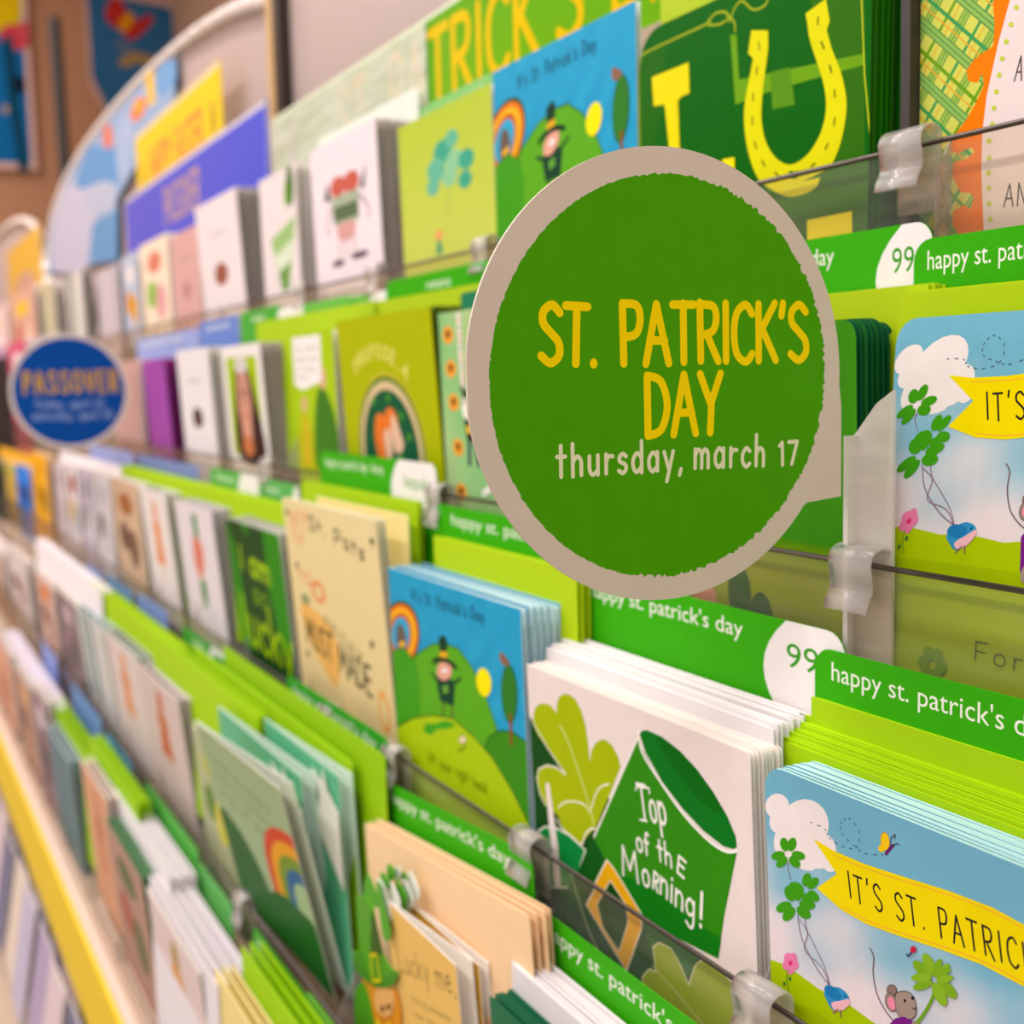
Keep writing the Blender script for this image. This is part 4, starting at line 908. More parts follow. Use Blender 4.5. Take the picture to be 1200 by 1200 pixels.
card('C', (163, 570), (193, 580), 'blurred white card with orange figure on the third tier', art_small('figure', 'EEE4DE', 'E8904A', 'E88A3A'), off=.002, h=.225, lean=5, n=3, step=.007, cfront='3A6A4A')
card('C', (129, 560), (160, 566), 'blurred tan card with brown animal face, third tier', art_small('blob', 'D4B494', 'A86A38', '6A5040', '7A5A48'), off=.004, h=.225, lean=3, n=2, step=.008)
far_c = [(108, 128, 553, 'D0C8C8', ('B8B0B8', '707070', 'C0B8B8'), 'blurred pale grey card left of the tan card'), (92, 106, 547, 'C0B4C0', ('8A8A94', '6A6A6A', 'D8D0D4'), 'blurred mauve grey card, third tier far left'),
         (76, 90, 543, 'D8CCCC', ('A03A28', 'D8A838', '8A9A9A'), 'blurred card with rust and mustard marks, third tier'), (63, 74, 540, 'CFC0C0', ('B0A0A0', 'C8B8B8', 'A89898'), 'blurred rosy grey card beside the dark gap')]
for x0, x1, y, c1, cc, lb in far_c: card('C', (x0, y), (x1, y + 4), lb, art_small('blob', c1, *cc), off=.006, h=.24, n=2, step=.009)
envelopes('C', (142, 548), (340, 592), 5, 'AAD000', 'blurred lime envelope in the long row across the third tier', 'lime envelopes along the third tier', off=.028, step=.004, h=.2)
envelopes('C', (70, 530), (140, 546), 4, 'F0E8E8', 'blurred white envelope over the far third tier cards', 'white envelopes at the far third tier', off=.028, step=.004, h=.2)
for px0, px1, y0, y1, g, tx_, wh, lb in ((303, 350, 557, 572, '5AB058', 'friend', (.82, 1), 'blurred light green tab with a thin white end'), (246, 304, 548, 558, '58B04A', 'love', (.58, .98), 'blurred green tab with white centre on the third tier'),
                                     (160, 232, 530, 548, '7A8AC0', '', None, 'blurred blue tab over the third tier'), (104, 156, 520, 530, '9AA4D0', '', None, 'blurred faded blue tab below the round blue sign')):
    tab('C', (px0, y0), (px1, y1), lb, tx_, green=g, white=wh, off=.052, tx=(.15, .5))
# cards in the next section, far left
far_s = [('C', 36, 54, 530, 'F0B020', ('E8A010', 'C88A10', '8A6010'), 'blurred golden orange card left of the dark gap'), ('C', 18, 34, 545, '1478D8', ('1E90F0', '0A3A80', '06204A'), 'blurred vivid blue card at the left, third tier'), ('C', 6, 16, 540, 'D8B040', ('8AC030', 'D8B040', 'A09020'), 'blurred mustard card left of the vivid blue card'), ('C', -14, 3, 535, '2A3A20', ('5AA820', '20301A', '101A10'), 'blurred dark green card at the left frame edge')]
for t, x0, x1, y, c1, cc, lb in far_s: card(t, (x0, y), (x1, y + 3), lb, art_small('blob', c1, *cc), off=.006, h=.36, n=1, step=.01, front=c1)
envelopes('C', (-30, 520), (52, 532), 3, 'F2B52A', 'blurred orange envelope in the far left section', 'orange envelopes in the far left section', off=.024, step=.006, h=.3)

# ------------------------------------------------------------------ tier D
tab('D', (446, 912), (623, 1003), 'green happy st. patrick\'s day tab above the Lucky me card', off=.052, level=False, tx=(.07, .88), r=.012)
tab('D', (630, 1070), (850, 1215), 'green happy st. patrick\'s day tab above white envelopes at the bottom', off=.05, tx=(.06, .93), r=.012)
envelopes('D', (428, 965), (622, 1075), 4, 'F4CFA0', 'peach envelope behind the Lucky me card', 'peach envelopes behind the Lucky me card', off=.030, step=.0045, h=.21, rise=.0008, level=False)
envelopes('D', (598, 1150), (840, 1310), 9, 'E6DEDE', 'white envelope at the bottom under the green tab', 'white envelopes at the bottom of the fourth tier', off=.026, step=.0024, h=.2, rise=.0006)
card('D', (574, 1192), (800, 1350), 'dark green card just showing at the bottom edge', None, off=.008, h=.2, lean=3, front='0E6A44', edge='0A5A38', n=9, step=.0026, cfront='0E6A44', clabel='dark green copy fanned at the bottom edge')
@pxmode
def art_me(A):
    A.fill('E8BE68'); z = Z(400, 1000, 5)
    A.text('Lucky me,', z(345, 688)[0], z(676, 834)[0], 24, '4A3A18', wd=.0013, gap=.12, slant=.05); A.text('having someone', z(412, 862)[0], z(640, 988)[0], 6, '8A7838', wd=.0008); A.text('like you', z(430, 960)[0], z(560, 1020)[0], 6, '8A7838', wd=.0008)
me_c = card('D', (452, 1070), (533, 1112), 'golden Lucky me card with die cut leprechaun and leaves', art_me, off=.004, h=.19, lean=4, front='E8BE68', edge='F4EEE4', gap=.012)
for k, o_ in enumerate((.020, .030)):
    card('D', (467 + k * 8, 1066 - k * 9), (560 + k * 8, 1108 - k * 9), ('second golden card behind the Lucky me card', 'third golden card against the peach envelopes')[k], None, off=o_, h=.19, lean=3, front='C89A20', edge='F2EAE0', gap=.007)
# die-cut topper: leaves, hat and bearded face standing proud of the card's left side
def solid(name, pts, y0, y1, colour, parent, M=None, smooth=False):
    if smooth: pts = catmull(list(pts) + [pts[0]], 4)[:-1]
    acc = ([], [], []); add(acc, prism(pts, y0, y1))
    o = link(name, mesh_from(acc[0], acc[1], name), [paper(colour, .4)], parent); return o
def P_(M, *q):
    f = loc_fn(M); z = Z(400, 1000, 5); return [f(*p) for p in z(*q)]
R0 = me_c.root; M0 = me_c.M
def deepf(M, dy):
    M2 = M @ Matrix.Translation((0, dy, 0)); return M2
for nm, q, y, c1, s_ in (('die_cut_hat', (85, 250, 140, 250, 185, 330, 200, 420, 235, 580, 270, 650, 325, 720, 300, 770, 220, 780, 130, 740, 70, 640, 65, 570, 105, 570), -.002, '4E9E10', False),
                       ('die_cut_brim', (70, 600, 105, 575, 150, 680, 230, 740, 300, 690, 326, 720, 290, 778, 210, 785, 130, 740, 80, 670), -.0035, '3F8A12', True),
                       ('hat_crown_dark_green', (175, 340, 200, 430, 235, 590, 180, 590, 170, 560), -.0028, '2E5A10', False),  # darker green piece on the hat crown
                       ('die_cut_beard', (120, 730, 200, 785, 300, 790, 330, 860, 345, 960, 330, 1060, 180, 1060, 170, 900), -.0022, 'E0941E', True),
                       ('die_cut_face', (200, 800, 290, 800, 305, 900, 270, 960, 205, 920), -.003, 'E8B068', True),
                       ('die_cut_coat', (80, 820, 130, 760, 175, 900, 190, 1060, 90, 1060), -.0026, '4E9E18', True)):
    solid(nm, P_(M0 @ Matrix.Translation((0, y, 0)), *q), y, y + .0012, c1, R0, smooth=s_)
A = Art(.3, .3, loc_fn(M0 @ Matrix.Translation((0, -.004, 0))), [(-.2, -.1), (.3, -.1), (.3, .3), (-.2, .3)]); z = Z(400, 1000, 5)
A.line(z(172, 595, 205, 592, 228, 745, 185, 748, 172, 595), .0022, 'F0D800', smooth=False); A.ell(*z(240, 910)[0], 2, 3.4, '4A2A10', n=10); A.ell(*z(275, 898)[0], 2, 3.4, '4A2A10', n=10); A.poly(z(210, 960, 240, 1010, 290, 990, 280, 1030, 215, 1040), 'F0D020', smooth=True)
A.build(R0, name='buckle_and_features', y0=-.004)
leaves = [(130, 240, 150, 125, 185, 190, 215, 280, 195, 320, 'green'), (205, 150, 230, 260, 270, 370, 290, 380, 250, 200, 'white'), (235, 110, 275, 160, 262, 215, 240, 190, 228, 150, 'green'), (272, 190, 292, 178, 340, 280, 330, 355, 272, 360, 'white'), (265, 90, 280, 62, 308, 110, 300, 160, 275, 150, 'green'), (315, 150, 350, 200, 378, 260, 368, 355, 340, 360, 'green'), (310, 90, 335, 80, 345, 130, 330, 160, 312, 130, 'white'), (355, 170, 372, 165, 418, 270, 412, 320, 372, 325, 'white'), (340, 125, 362, 108, 382, 150, 370, 170, 345, 150, 'green'), (390, 120, 408, 118, 455, 230, 440, 290, 400, 250, 'white'), (205, 190, 222, 180, 245, 300, 285, 470, 262, 515, 235, 440, 'green')]
for i, q in enumerate(leaves):
    y = -.001 + .0022 * max(0, i - 1) if i < 10 else -.005
    solid('die_cut_leaf', P_(M0 @ Matrix.Translation((0, y, 0)), *q[:-1]), y, y + .001, '4FA51C' if q[-1] == 'green' else 'E6EADC', R0, smooth=True)

# mint rainbow cards leaning forward over the rail
rb = card('D', (228, 838), (327, 932), 'mint card with rainbow leaning forward on the fourth tier', art_small('rainbow', ('A8C89A', 'A4B88A')), off=-.042, offR=-.032, h=.215, lean=12, front='A8C898', edge='EAF0E0', gap=.012)
for k, (a, b, o1, o2, lb) in enumerate((((255, 832), (352, 905), .004, .004, 'second mint card standing open behind the rainbow card'), ((310, 852), (396, 898), .020, .020, 'third mint card in front of the lime envelopes'))):
    cc = card('D', a, b, lb, None, off=o1, offR=o2, h=.215, lean=4 - 2 * k, front='5CB88A', edge='D8EADC', gap=.012)
    W_, h_ = cc.W, cc.h
    pts = [(W_ * .72, h_ * .70), (W_ * .78, h_ * .86), (W_ * .70, h_ * .96), (W_ * .82, h_ * .92), (W_ * .88, h_ * 1.0) if False else (W_ * .84, h_ * .99), (W_ * .88, h_ * .90), (W_ * 1.0, h_ * .84), (W_ * 1.0, h_ * .5), (W_ * .86, h_ * .6)]
    solid('torn_white_insert', pts, -.003, -.0022, 'E8E4D8', cc.root)
envelopes('D', (226, 768), (412, 874), 1, '9CCB0A', 'nearer large lime envelope behind the mint rainbow cards', None, off=.036, h=.2)
envelopes('D', (262, 768), (453, 868), 1, '94C408', 'farther large lime envelope under the dark green blurred tab', None, off=.046, h=.2)
envelopes('D', (180, 762), (300, 812), 3, 'A4CE06', 'blurred lime envelope left of the mint rainbow cards', 'lime envelopes left of the mint rainbow cards', off=.018, step=.006, h=.2)
tab('D', (335, 785), (455, 872), 'dark green blurred tab above the mint rainbow cards', "happy st. patrick's day", off=.054, green='2E9A20', tx=(.08, .9))
tab('D', (250, 775), (342, 820), 'blurred green tab with white end above lime envelopes', 'romance', off=.053, green='4AA83A', tx=(.1, .5), white=(.62, 1))
tab('D', (213, 731), (272, 775), 'blurred green tab with white end, fourth tier middle', 'wife', off=.056, green='3FA030', white=(.55, 1), tx=(.2, .5))
envelopes('D', (103, 694), (205, 742), 5, 'A8D000', 'blurred bright lime envelope on the fourth tier, left', 'lime envelopes on the fourth tier at the left', off=.022, step=.005, h=.18)
card('D', (160, 775), (208, 822), 'blurred pale card with red figures, fourth tier', art_small('figure', 'D8C4BC', 'C87850', 'C86A40'), off=.0, h=.23, lean=6, n=5, step=.006, cfront='7A6A70', edge='E8DCD8', clabel='copy behind the blurred card with red figures')
card('D', (225, 850), (262, 885), 'blurred pale green card hidden left of the rainbow card', art_small('blob', 'B4B890', 'B8C030', '6A8A40', 'D0C850'), off=.004, h=.2, lean=4, n=0)
card('D', (122, 738), (160, 770), 'blurred white card with orange mark, fourth tier', art_small('figure', 'E0D0C8', 'E08A50', 'E89A60'), off=.0, h=.23, lean=6, n=3, step=.008, cfront='5A5A50', edge='DCE0D8')
card('D', (88, 708), (120, 736), 'blurred teal and white card, fourth tier', art_small('stripes', 'D8D4CC', '5A8A8C', '4A7A80', 'C8CCC8'), off=.0, h=.23, lean=6, n=3, step=.008, cfront='6A8A88', edge='DCE8E4')
for x0, x1, y, c1, cc, lb in ((66, 86, 690, '8A7474', ('C8B0B8', '9A7A84', '4A4A48'), 'blurred plum grey card, fourth tier'), (40, 60, 668, 'D8B0A0', ('E07A20', '7A4030', 'B08A80'), 'blurred card with orange top, fourth tier'), (6, 30, 640, 'D8C8C4', ('E8DCDC', '8A6050', 'B89A94'), 'blurred pale card beyond the dark gap, fourth tier'), (-20, 2, 630, 'D0B8AC', ('B8A050', '7A5A40', 'C89A90'), 'blurred tan card at the left frame edge, fourth tier')):
    card('D', (x0, y), (x1, y + 16), lb, art_small('blob', c1, *cc), off=.0, h=.26, lean=4, n=2, step=.009)
envelopes('D', (42, 640), (120, 680), 5, 'F4ECEC', 'blurred white envelope, fourth tier far left', 'white envelopes, fourth tier far left', off=.02, step=.005, h=.2)
envelopes('D', (-30, 615), (24, 645), 4, 'EFE2E0', 'blurred white envelope beyond the dark gap', 'white envelopes beyond the dark gap', off=.016, step=.006, h=.3)
for px0, px1, y0, y1, g, lb in ((160, 196, 686, 725, '7A90CC', 'blurred blue tab beside the lime envelopes, fourth tier'), (124, 155, 668, 698, '6A94C0', 'blurred teal blue tab, fourth tier'), (100, 119, 655, 676, '9AA8D4', 'blurred pale blue tab, fourth tier far left')):
    tab('D', (px0, y0), (px1, y1), lb, '', green=g, off=.055)

# ------------------------------------------------------------------ tier E
tab('E', (296, 1085), (362, 1170), 'green happy tab at the bottom under the rainbow card', "happy st. patrick's day", off=.052, green='35A01A', tx=(.08, .92))
tab('E', (358, 1155), (430, 1255), 'lighter green tab running off the bottom edge', '', off=.05, green='6AAE3A')
envelopes('E', (282, 1112), (360, 1215), 3, '9ACC08', 'lime envelope under the bottom green tab', 'lime envelopes under the bottom green tab', off=.026, step=.010, h=.2)
envelopes('E', (252, 1142), (330, 1250), 3, 'E8D488', 'pale yellow envelope at the bottom', 'pale yellow envelopes at the bottom', off=.006, step=.008, h=.2)
envelopes('E', (176, 1035), (255, 1140), 9, 'E4DCDE', 'white envelope in the fan at the bottom left', 'white envelopes fanned at the bottom left', off=.004, step=.0045, h=.2, jit=.006)
envelopes('E', (132, 935), (200, 1020), 7, 'E8E2E2', 'white envelope standing high above dark green cards', 'white envelopes above dark green cards', off=.016, step=.0045, h=.2)
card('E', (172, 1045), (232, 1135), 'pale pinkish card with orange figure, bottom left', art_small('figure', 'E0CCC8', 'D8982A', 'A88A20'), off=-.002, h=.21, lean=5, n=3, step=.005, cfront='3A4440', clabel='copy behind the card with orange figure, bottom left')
card('E', (122, 960), (165, 1025), 'blurred card under a dark green stack, lowest tier', art_small('blob', 'B08A7A', '5A6A40', 'A85A48', '6A6A44'), off=-.004, h=.22, lean=5, n=6, step=.005, cfront='3A7A48', edge='6A9A6A', front='8A9A70', clabel='dark green edged copy on the lowest tier')
card('E', (94, 890), (124, 935), 'blurred peach and rust card on the lowest tier', art_small('figure', 'D8A07A', 'B86A48', 'C88060'), off=-.002, h=.22, lean=4, n=2, step=.007, cfront='C09070')
card('E', (54, 852), (80, 888), 'blurred dark teal card on the lowest tier', None, off=-.002, h=.22, lean=4, front='4A7480', edge='C8D8DC', n=4, step=.008, cfront='607A80')
envelopes('E', (62, 840), (116, 880), 4, '96C604', 'blurred lime envelope above the teal card', 'lime envelopes above the teal card', off=.02, step=.006, h=.2)
envelopes('E', (105, 872), (160, 932), 4, '9ACC04', 'blurred lime envelope beyond the white envelopes, lowest tier', 'lime envelopes on the lowest tier', off=.022, step=.006, h=.2)
envelopes('E', (8, 750), (66, 815), 5, 'F0E8F0', 'blurred white envelope at the left, lowest tier', 'white envelopes at the left, lowest tier', off=.018, step=.006, h=.2)
for x0, x1, y, c1, cc, lb in ((36, 52, 800, '907078', ('D8C8D0', '604A50', '3A3A40'), 'blurred mauve dark card on the lowest tier'), (16, 34, 780, 'B89078', ('D8A070', '5A4040', 'B07A60'), 'blurred brown card on the lowest tier'), (-20, 10, 730, 'D8A088', ('E8B090', 'D89A50', 'B87A60'), 'blurred salmon card at the left frame edge')):
    card('E', (x0, y), (x1, y + 22), lb, art_small('blob', c1, *cc), off=.0, h=.24, lean=3, n=2, step=.009)
for px0, px1, y0, y1, g, lb in ((170, 232, 912, 1000, '58B048', 'blurred green tab beside white envelopes, lowest tier'), (124, 155, 848, 905, '4A90B4', 'blurred steel blue tab, lowest tier'), (84, 118, 800, 842, '6A90C4', 'blurred blue tab, lowest tier'), (48, 66, 745, 775, '8A9CD4', 'blurred periwinkle tab, lowest tier far left'), (232, 272, 1005, 1065, '6AB860', 'blurred light green tab over white envelopes')):
    tab('E', (px0, y0), (px1, y1), lb, '', green=g, off=.055)

# ------------------------------------------------------------------ lower display below the yellow strip
lows = [('A898B4', ('8A90B0', 'D8C8C0', '4A4A60')), ('B8B0C8', ('E8DCD8', '6A6A90', 'C8A0B0')), ('D8C8B8', ('8A7A60', 'C87A30', '3A3A30')), ('6A6A88', ('D8C8D8', '505878', 'C0B0C0')), ('D0BCC0', ('A07A80', 'E0D8D8', '606040'))]
bx_ = ([], [], [])
add(bx_, box(XL, XR, .08, .60, .19, .20)); rpart('lower_shelf', bx_, [BEIGE])
names = ['lilac', 'periwinkle', 'tan', 'slate blue', 'rose']
pos = ['nearest the frame bottom', 'second from the frame bottom', 'third from the frame bottom', 'halfway up the left edge', 'second to farthest', 'farthest']
num = ('nearest the frame bottom', 'second up from the bottom', 'third up from the bottom', 'fourth up from the bottom', 'fifth up from the bottom', 'sixth up from the bottom', 'seventh up', 'eighth up', 'ninth up', 'tenth up', 'farthest')
for i in range(11):
    c1, cc = lows[i % 5]; X = -1.52 - .19 * i; zt = zl - .012 + .008 * math.sin(i * 2.3) - tier('E')[1]
    card('E', (X, zt), (X + .165, zt), 'blurred %s card below the yellow strip, %s' % (names[i % 5], num[i]), art_small('blob', c1, *cc), world=True, off=-.035 + .004 * (i % 2), h=.24, lean=-10, n=2, step=.022, cfront=c1)
# ------------------------------------------------------------------ round signs
def round_sign(X, top, bot, cxpx, label, art, white, wide, nose=True):
    pt = on_x(*top, X); pb = on_x(*bot, X); c0 = (pt.z + pb.z) / 2; r = (pt.z - pb.z) / 2
    yc = on_x(cxpx, (top[1] + bot[1]) / 2, X).y
    # local frame: x along world +Y (photo right), z up, y into -X
    M = Matrix(((0, -1, 0, X), (1, 0, 0, yc), (0, 0, 1, c0), (0, 0, 0, 1)))
    root = empty('round_sign', M); tag(root, label, 'sign')
    out = []
    for k in range(96):
        a = 2 * PI * k / 96; x, zz = r * math.cos(a), r * math.sin(a)
        x = max(x, -r * .992); out.append((x, zz))
    if nose:
        xr = r * 1.012; o2 = [p for p in out if not (p[0] > r * .80 and p[1] < .10 * r and p[1] > -r * .585)]
        o2 = [p for p in o2]
        i0 = next(i for i, p in enumerate(out) if False) if False else None
        a_list = [2 * PI * k / 96 for k in range(96)]
        o2 = []
        for k in range(10, 90 - 6):
            pass
        o2 = [(r * math.cos(a), r * math.sin(a)) for a in [math.radians(t) for t in range(-3, 322, 3)]]
        o2 = [(max(p[0], -r * .992), p[1]) for p in o2] + [(r * .80, -r * .615), (xr, -r * .60), (xr, -r * .16)]
        out = o2
    acc = ([], [], []); add(acc, prism(out, 0, .0016)); acc[2][0] = 0
    link('sign_board', mesh_from(acc[0], acc[1], 'sign_board', acc[2]), [paper('D4C4B2' if wide else 'D8CCC4', .5)], root)
    A = Art(r * 2, r * 2, None, [(-9, -9), (9, -9), (9, 9), (-9, 9)])
    Mi = M.inverted(); R_ = Mi.to_3x3(); o = Mi @ Vector((0, 0, CZ))
    def f(px, py):
        d = R_ @ ray(px, py); t = -o.y / d.y; p = o + d * t; return (p.x, p.z)
    A.f = f; art(A, r); A.build(root)
    return root, M, r
def art_sp(A, r):
    rnd = random.Random(3); pts = []
    n = 420
    for k in range(n):
        a = 2 * PI * k / n; rough = (.35 + .65 * (math.cos(a) > -.2)) * (.011 if math.sin(a) < .95 else .008)
        rr = r * (.908 + .010 * math.sin(a * 2 + .6) + rnd.uniform(-rough, rough * .7))
        pts.append((rr * math.cos(a) * .985 + r * .008, rr * math.sin(a) * .985 - r * .004))
    A.L(); A.lpoly(pts, '4A9C06')
    y = 'F8D600'
    A.text('ST.', (632, 425), (700, 427), 68, y, wd=.0041, gap=.1); A.text("PATRICK'S", (728, 426), (946, 421), 70, y, wd=.0041, gap=.1, wob=.02)
    A.text('DAY', (757, 511), (845, 506), 70, y, wd=.0041, gap=.12)
    A.text('thursday,', (653, 559), (800, 550), 38, 'E4E0B8', wd=.0021, gap=.2, wob=.02); A.text('march', (813, 549), (896, 546), 37, 'E4E0B8', wd=.0021, gap=.2, wob=.02); A.text('17', (913, 545), (935, 543), 26, 'E4E0B8', wd=.0021, gap=.2)
round_sign(-.5, (788, 172), (792, 701), 783, "large round green St. Patrick's Day sign with white border", art_sp, None, True)
def art_pass(A, r):
    pts = [(r * .93 * math.cos(2 * PI * k / 60), r * .93 * math.sin(2 * PI * k / 60)) for k in range(60)]
    A.L(); A.lpoly(pts, '0C4A9A')
    A.text('PASSOVER', (28, 461), (138, 458), 24, 'C89A28', wd=.006, gap=.3); A.text('friday, april 22', (42, 478), (122, 477), 9, '8AA0CC', wd=.0025); A.text('saturday, april 30', (38, 492), (132, 490), 9, '8AA0CC', wd=.0025)
round_sign(-2.456, (83, 391), (83, 526), 82, 'round blue Passover sign with grey border', art_pass, None, False, nose=False)
# frosted holder the green sign slots into
acc = ([], [], []); d, zt = tier('B')
add(acc, prism([(-.5, zt - .13), (-.472, zt - .13), (-.472, zt + .092), (-.484, zt + .085), (-.5, zt + .068)], d + .0005, d + .0025))
add(acc, prism([(-.5, zt - .13), (-.4965, zt - .13), (-.4965, zt + .068), (-.5, zt + .068)], d - .007, d + .0005))
o = link('sign_holder', mesh_from(acc[0], acc[1], 'sign_holder'), [HOLD]); tag(o, 'frosted plastic holder strip at the right edge of the round green sign', 'sign holder')

# ------------------------------------------------------------------ header signs above the top tier
def header(TL, TR, off, h, label, art, level=True, t='A', ink=None, front='E8E0DC', r=(0, 0, 0, 0), curve=0):
    a, b = top_pts(t, TL, TR, off)
    if level: m = (a.z + b.z) / 2; a.z = b.z = m
    M, W = frame(a, b, 0, h); root = empty('header_sign', M); tag(root, label, 'header sign')
    out = rrect(W, h, r); acc = ([], [], []); add(acc, prism(out, 0, .003)); link('sign_sheet', mesh_from(acc[0], acc[1], 'sheet'), [paper(front, .3)], root)
    A = Art(W, h, lambda p, q: (p * W, q * h), out); art(A); A.build(root, ink or INK_HEAD); return root, M, W
def art_hdr(A):
    A.fill(cf=lambda u, v: mixc(hx('74B40E'), hx('5CA80C'), v), grid=(6, 4))
    A.line([(0, .985), (1, .985)], .004, 'EAF0D8', False)
    A.ell(.075, .62, .02, .2, '5A7A40'); A.ell(.075, .38, .026, .2, '4F7038'); A.ell(.075, .8, .012, .08, '5A7A40'); A.ell(.21, .5, .008, .2, '4F7038', rot=-.5)
    A.text("ST. PATRICK'S DAY", (.235, .34), (.93, .34), .52, 'EEC200', wd=.0105, gap=.12)
    A.text("happy st. patrick's day", (.5, .09), (.92, .09), .12, 'E4EEC8', wd=.003, gap=.2); A.ell(.62, .22, .02, .07, '8AC040')
hd, Mh, Wh = header((318, 110), (960, -215), .062, .15, "long green St. Patrick's header sign above the top tier", art_hdr, front='78B820')
# milky sleeve over the left part of the header, whitened to imitate light glare
SL = clear_mat('glare_sleeve_plastic', (.96, .98, .92), .40, .12, 1.4, (.97, .99, .90), .7, 1.2)
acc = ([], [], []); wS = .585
add(acc, box(.0, wS, -.004, -.003, .0, .147)); o = link('header_glare_sleeve', mesh_from(acc[0], acc[1], 'sleeve'), [SL], None, Mh); tag(o, 'milky sleeve imitating light glare over the left part of the green header', 'sleeve')
def art_blue(A):
    A.fill('1C50D8'); A.line([(0, .97), (1, .97), (1, .03), (0, .03), (0, .97)], .008, 'D8D4E0', False)
    A.text('PASSOVER', (.36, .28), (.62, .28), .48, 'D0A868', wd=.008)
header((146, 238), (311, 112), .060, .145, 'blue Passover header sign with gold lettering', art_blue, front='3050C0')
def art_yel(A):
    A.fill('F2D210'); A.text('HAPPY EASTER', (.2, .36), (.82, .36), .34, 'F08A3A', wd=.012, gap=.1); A.line([(0, .97), (1, .97)], .008, 'E8DCC0', False)
    A.ell(.1, .5, .012, .2, '9A8A10'); A.ell(.92, .55, .012, .16, '3A3A20')
header((158, 158), (257, 72), .085, .20, 'yellow Easter header sign with orange lettering', art_yel, front='F2D210')
# arched easter picture panel
(v, f), pts = arch(-3.3, 1.49, CZ + .715, CZ + .25, 60, 0, .004)
x_cut0, x_cut1 = -4.785, -2.74
poly = [(max(x_cut0, min(x_cut1, x)), z) for x, z in pts if x_cut0 <= x <= x_cut1 and z > CZ + .42]
poly = [(x_cut1, poly[0][1])] + poly + [(x_cut0, CZ + .42), (-3.5, CZ + .35), (-3.45, CZ + .5), (x_cut1, CZ + .62)]
pl0 = [(x + 4.6, z - CZ) for x, z in poly]; Mx = Matrix.Translation((-4.6, .650, CZ))
root = empty('header_sign', Mx); tag(root, 'arched light blue header picture on the far rack section', 'header sign')
acc = ([], [], []); add(acc, prism(pl0[::-1], 0, .004)); link('sign_sheet', mesh_from(acc[0], acc[1], 'sheet'), [paper('8CB8DC', .3)], root)
A = Art(2, .6, None, [(-1, -1), (4, -1), (4, 2), (-1, 2)]); A.L(); A.lpoly(pl0, '86B4DC')
def fa(px, py): p = on_y(px, py, .650); return (p.x + 4.6, p.z - CZ)
A.f = fa
A.poly([(64, 250), (80, 215), (100, 205), (112, 250), (108, 308), (64, 316)], 'C4CCE4', smooth=True); A.poly([(86, 218), (104, 170), (137, 172), (138, 215), (112, 214), (98, 222)], '0C9CDC')
A.poly([(108, 262), (138, 245), (138, 305), (104, 310)], '2A9CD4'); A.poly([(100, 225), (125, 212), (136, 225), (132, 245), (108, 250)], 'B4C8E0', smooth=True)
A.poly([(121, 150), (130, 147), (132, 170), (122, 172)], 'E07868', smooth=True); A.poly([(139, 175), (145, 173), (146, 196), (140, 197)], 'C08CC0', smooth=True)
A.poly([(152, 140), (158, 118), (170, 114), (170, 130), (160, 142)], 'E87848', smooth=True); A.poly([(160, 120), (167, 116), (164, 130), (158, 130)], 'F0B830', smooth=True)
A.poly([(170, 88), (180, 82), (182, 120), (174, 126)], 'F0C42A'); A.poly([(184, 82), (204, 70), (205, 98), (186, 112)], '4AA4DC', smooth=True); A.poly([(136, 165), (150, 130), (156, 160), (150, 200), (140, 210)], '9CC0E4', smooth=True)
A.build(root, INK_HEAD)
# second arch's yellow sign
header((8, 292), (46, 268), .112, .26, 'small yellow header sign on the farthest arch', lambda A: (A.fill('F2C030'), A.ell(.5, .3, .3, .2, 'D8A890')), front='F2C030')

# ------------------------------------------------------------------ the shop beyond
def plain(name, acc, m, label=None, cat=None, kind=None):
    o = link(name, mesh_from(acc[0], acc[1], name, acc[2]), m if isinstance(m, list) else [m]); tag(o, label, cat, None, kind); return o
WALL = paper('A87858', .6, 'tan_wall_paint'); FLO = paper('A89A88', .3, 'floor_tile')
acc = ([], [], []); add(acc, box(-8.1, -8.0, -4.6, 2.2, 0, 4.6)); plain('wall_far', acc, WALL, kind='structure')
acc = ([], [], []); add(acc, box(-8.0, 4, 1.9, 2.0, 0, 4.6)); plain('wall_back', acc, paper('9A7A62', .6), kind='structure')
acc = ([], [], []); add(acc, box(-8.1, 4, -4.6, 2.2, -.05, 0)); plain('floor', acc, FLO, kind='structure')
acc = ([], [], []); add(acc, box(-8.1, 4, -4.6, 2.2, 4.6, 4.7)); plain('ceiling', acc, paper('DDD4C8', .7), kind='structure')
for i, (x, y) in enumerate(LIGHTS):
    acc = ([], [], []); add(acc, box(-.78, .78, -.17, .17, .0, .05)); o = link('ceiling_light', mesh_from(acc[0], acc[1], 'ceiling_light'), [paper('F0EEE8', .4)], None, Matrix.Translation((x / S, y / S, 4.4)))
    tag(o, 'white ceiling tube light fixture over the aisle', 'ceiling light', 'ceiling lights over the aisle')
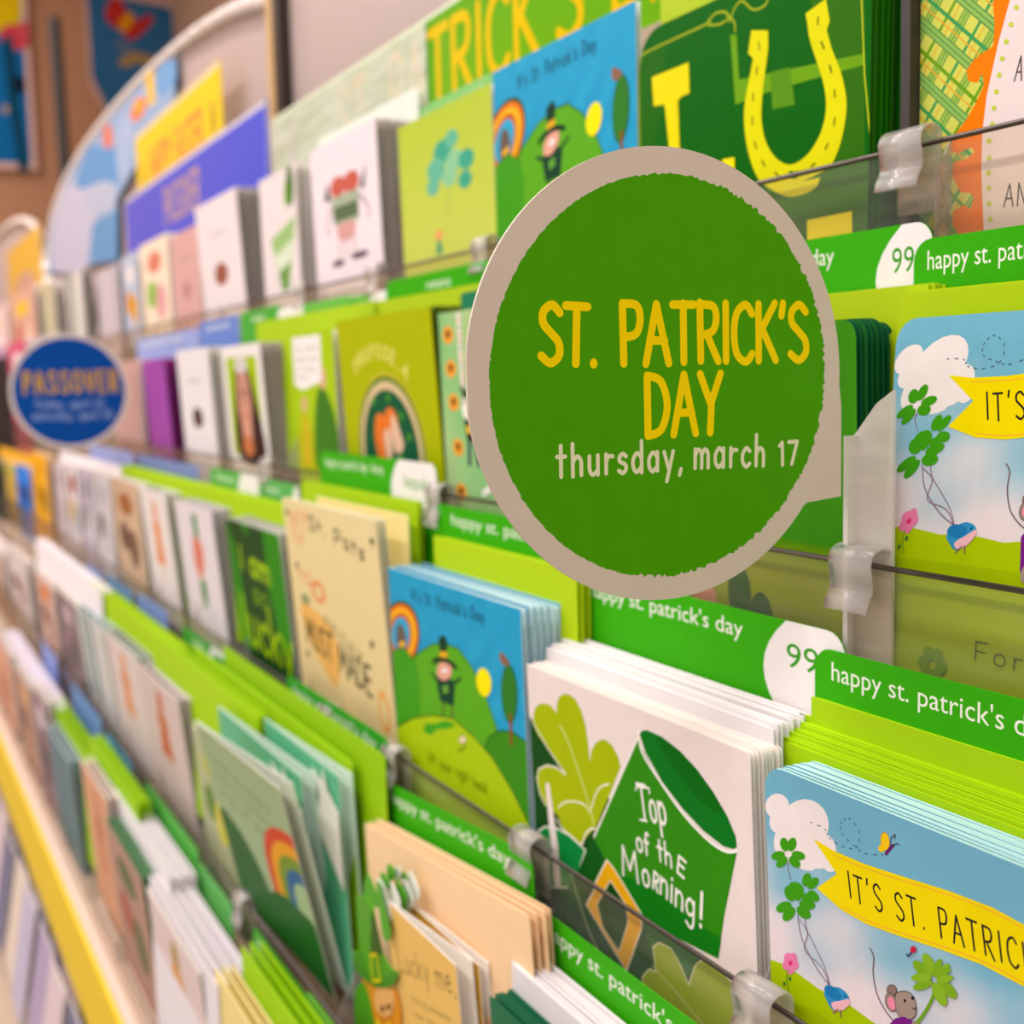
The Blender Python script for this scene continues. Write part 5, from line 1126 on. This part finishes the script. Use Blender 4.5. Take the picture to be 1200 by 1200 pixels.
# posters on the far wall and a dark pole
def poster(p0, p1, label, cut, art):
    X = -7.96; a = on_x(*p0, X); b = on_x(*p1, X); W = abs(b.y - a.y); h = a.z - b.z
    M = Matrix(((0, -1, 0, X), (1, 0, 0, a.y), (0, 0, 1, b.z), (0, 0, 0, 1)))
    root = empty('wall_poster', M); tag(root, label, 'poster')
    out = [(0, 0), (W, 0), (W, h), (0, h)] if not cut else [(W * .16, 0), (W, 0), (W, h), (0, h), (0, h * .32)]
    acc = ([], [], []); add(acc, prism(out, 0, .02)); link('poster_board', mesh_from(acc[0], acc[1], 'p'), [paper('C09A84', .5)], root)
    A = Art(W, h, lambda p, q: (p * W, q * h), out); art(A); A.build(root)
    return root
def art_p1(A):
    A.fill('C8A090'); A.L(); A.lpoly([A.f(*p) for p in ((0, .03), (.9, .03), (.9, 1), (0, 1))], '0E5A8C'); A.ell(.6, .78, .3, .17, 'C8A80A'); A.ell(.75, .62, .28, .06, 'B83A44'); A.ell(.95, .65, .12, .05, 'C04A50'); A.line([(.62, .6), (.66, .3), (.76, .0)], .06, '0E3A50', False); A.ell(.78, .4, .1, .045, '0A1420'); A.ell(.5, .28, .05, .02, 'B08A60')
def art_p2(A):
    A.fill('BC9484'); A.L(); A.lpoly([A.f(*p) for p in ((.02, .38), (.15, .03), (.97, .03), (.97, .72), (.5, .93), (.02, .97))], '2C5C80')
    A.poly([(.18, .66), (.4, .58), (.6, .74), (.97, .72), (.97, .45), (.3, .52)], '5A6478', smooth=True); A.line([(.22, .50), (.3, .54), (.4, .52)], .06, '9A7A44')
    A.poly([(.12, .82), (.15, .92), (.21, .96), (.25, .88), (.31, .81), (.39, .86), (.42, .83), (.37, .75), (.3, .68), (.25, .67), (.22, .72), (.15, .76)], 'B02A24', smooth=True); A.ell(.25, .79, .035, .08, 'D08A10', rot=-.5)
poster((-40, -60), (44, 200), 'tall blue wall poster with yellow balloon shape at far left', False, art_p1)
poster((98, -15), (290, 165), 'blue wall poster with red butterfly behind the arch', True, art_p2)
for (xa, xb, lb) in (((52, -200), (86, 420), 'dark slim pole standing before the tan wall'),):
    a = on_x(66, 0, -7.6); b = on_x(80, 200, -7.6); zf = 0
    acc = ([], [], []); add(acc, tube((-7.6, b.y + .02, 0), (-7.6, a.y - .02, 3.6), .035, 10)); plain('slim_pole', acc, DARKPOST, lb, 'pole')

# ------------------------------------------------------------------ layout units to metres
done = set()
for o in list(bpy.data.objects):
    if o.type in ('CAMERA', 'LIGHT'): continue
    if o.parent is None:
        m = o.matrix_world.copy(); o.matrix_world = Matrix.Translation(m.translation * (S - 1)) @ m
    else: o.location = o.location * S
    if o.type == 'MESH' and o.data.name not in done:
        done.add(o.data.name); o.data.transform(Matrix.Scale(S, 4))
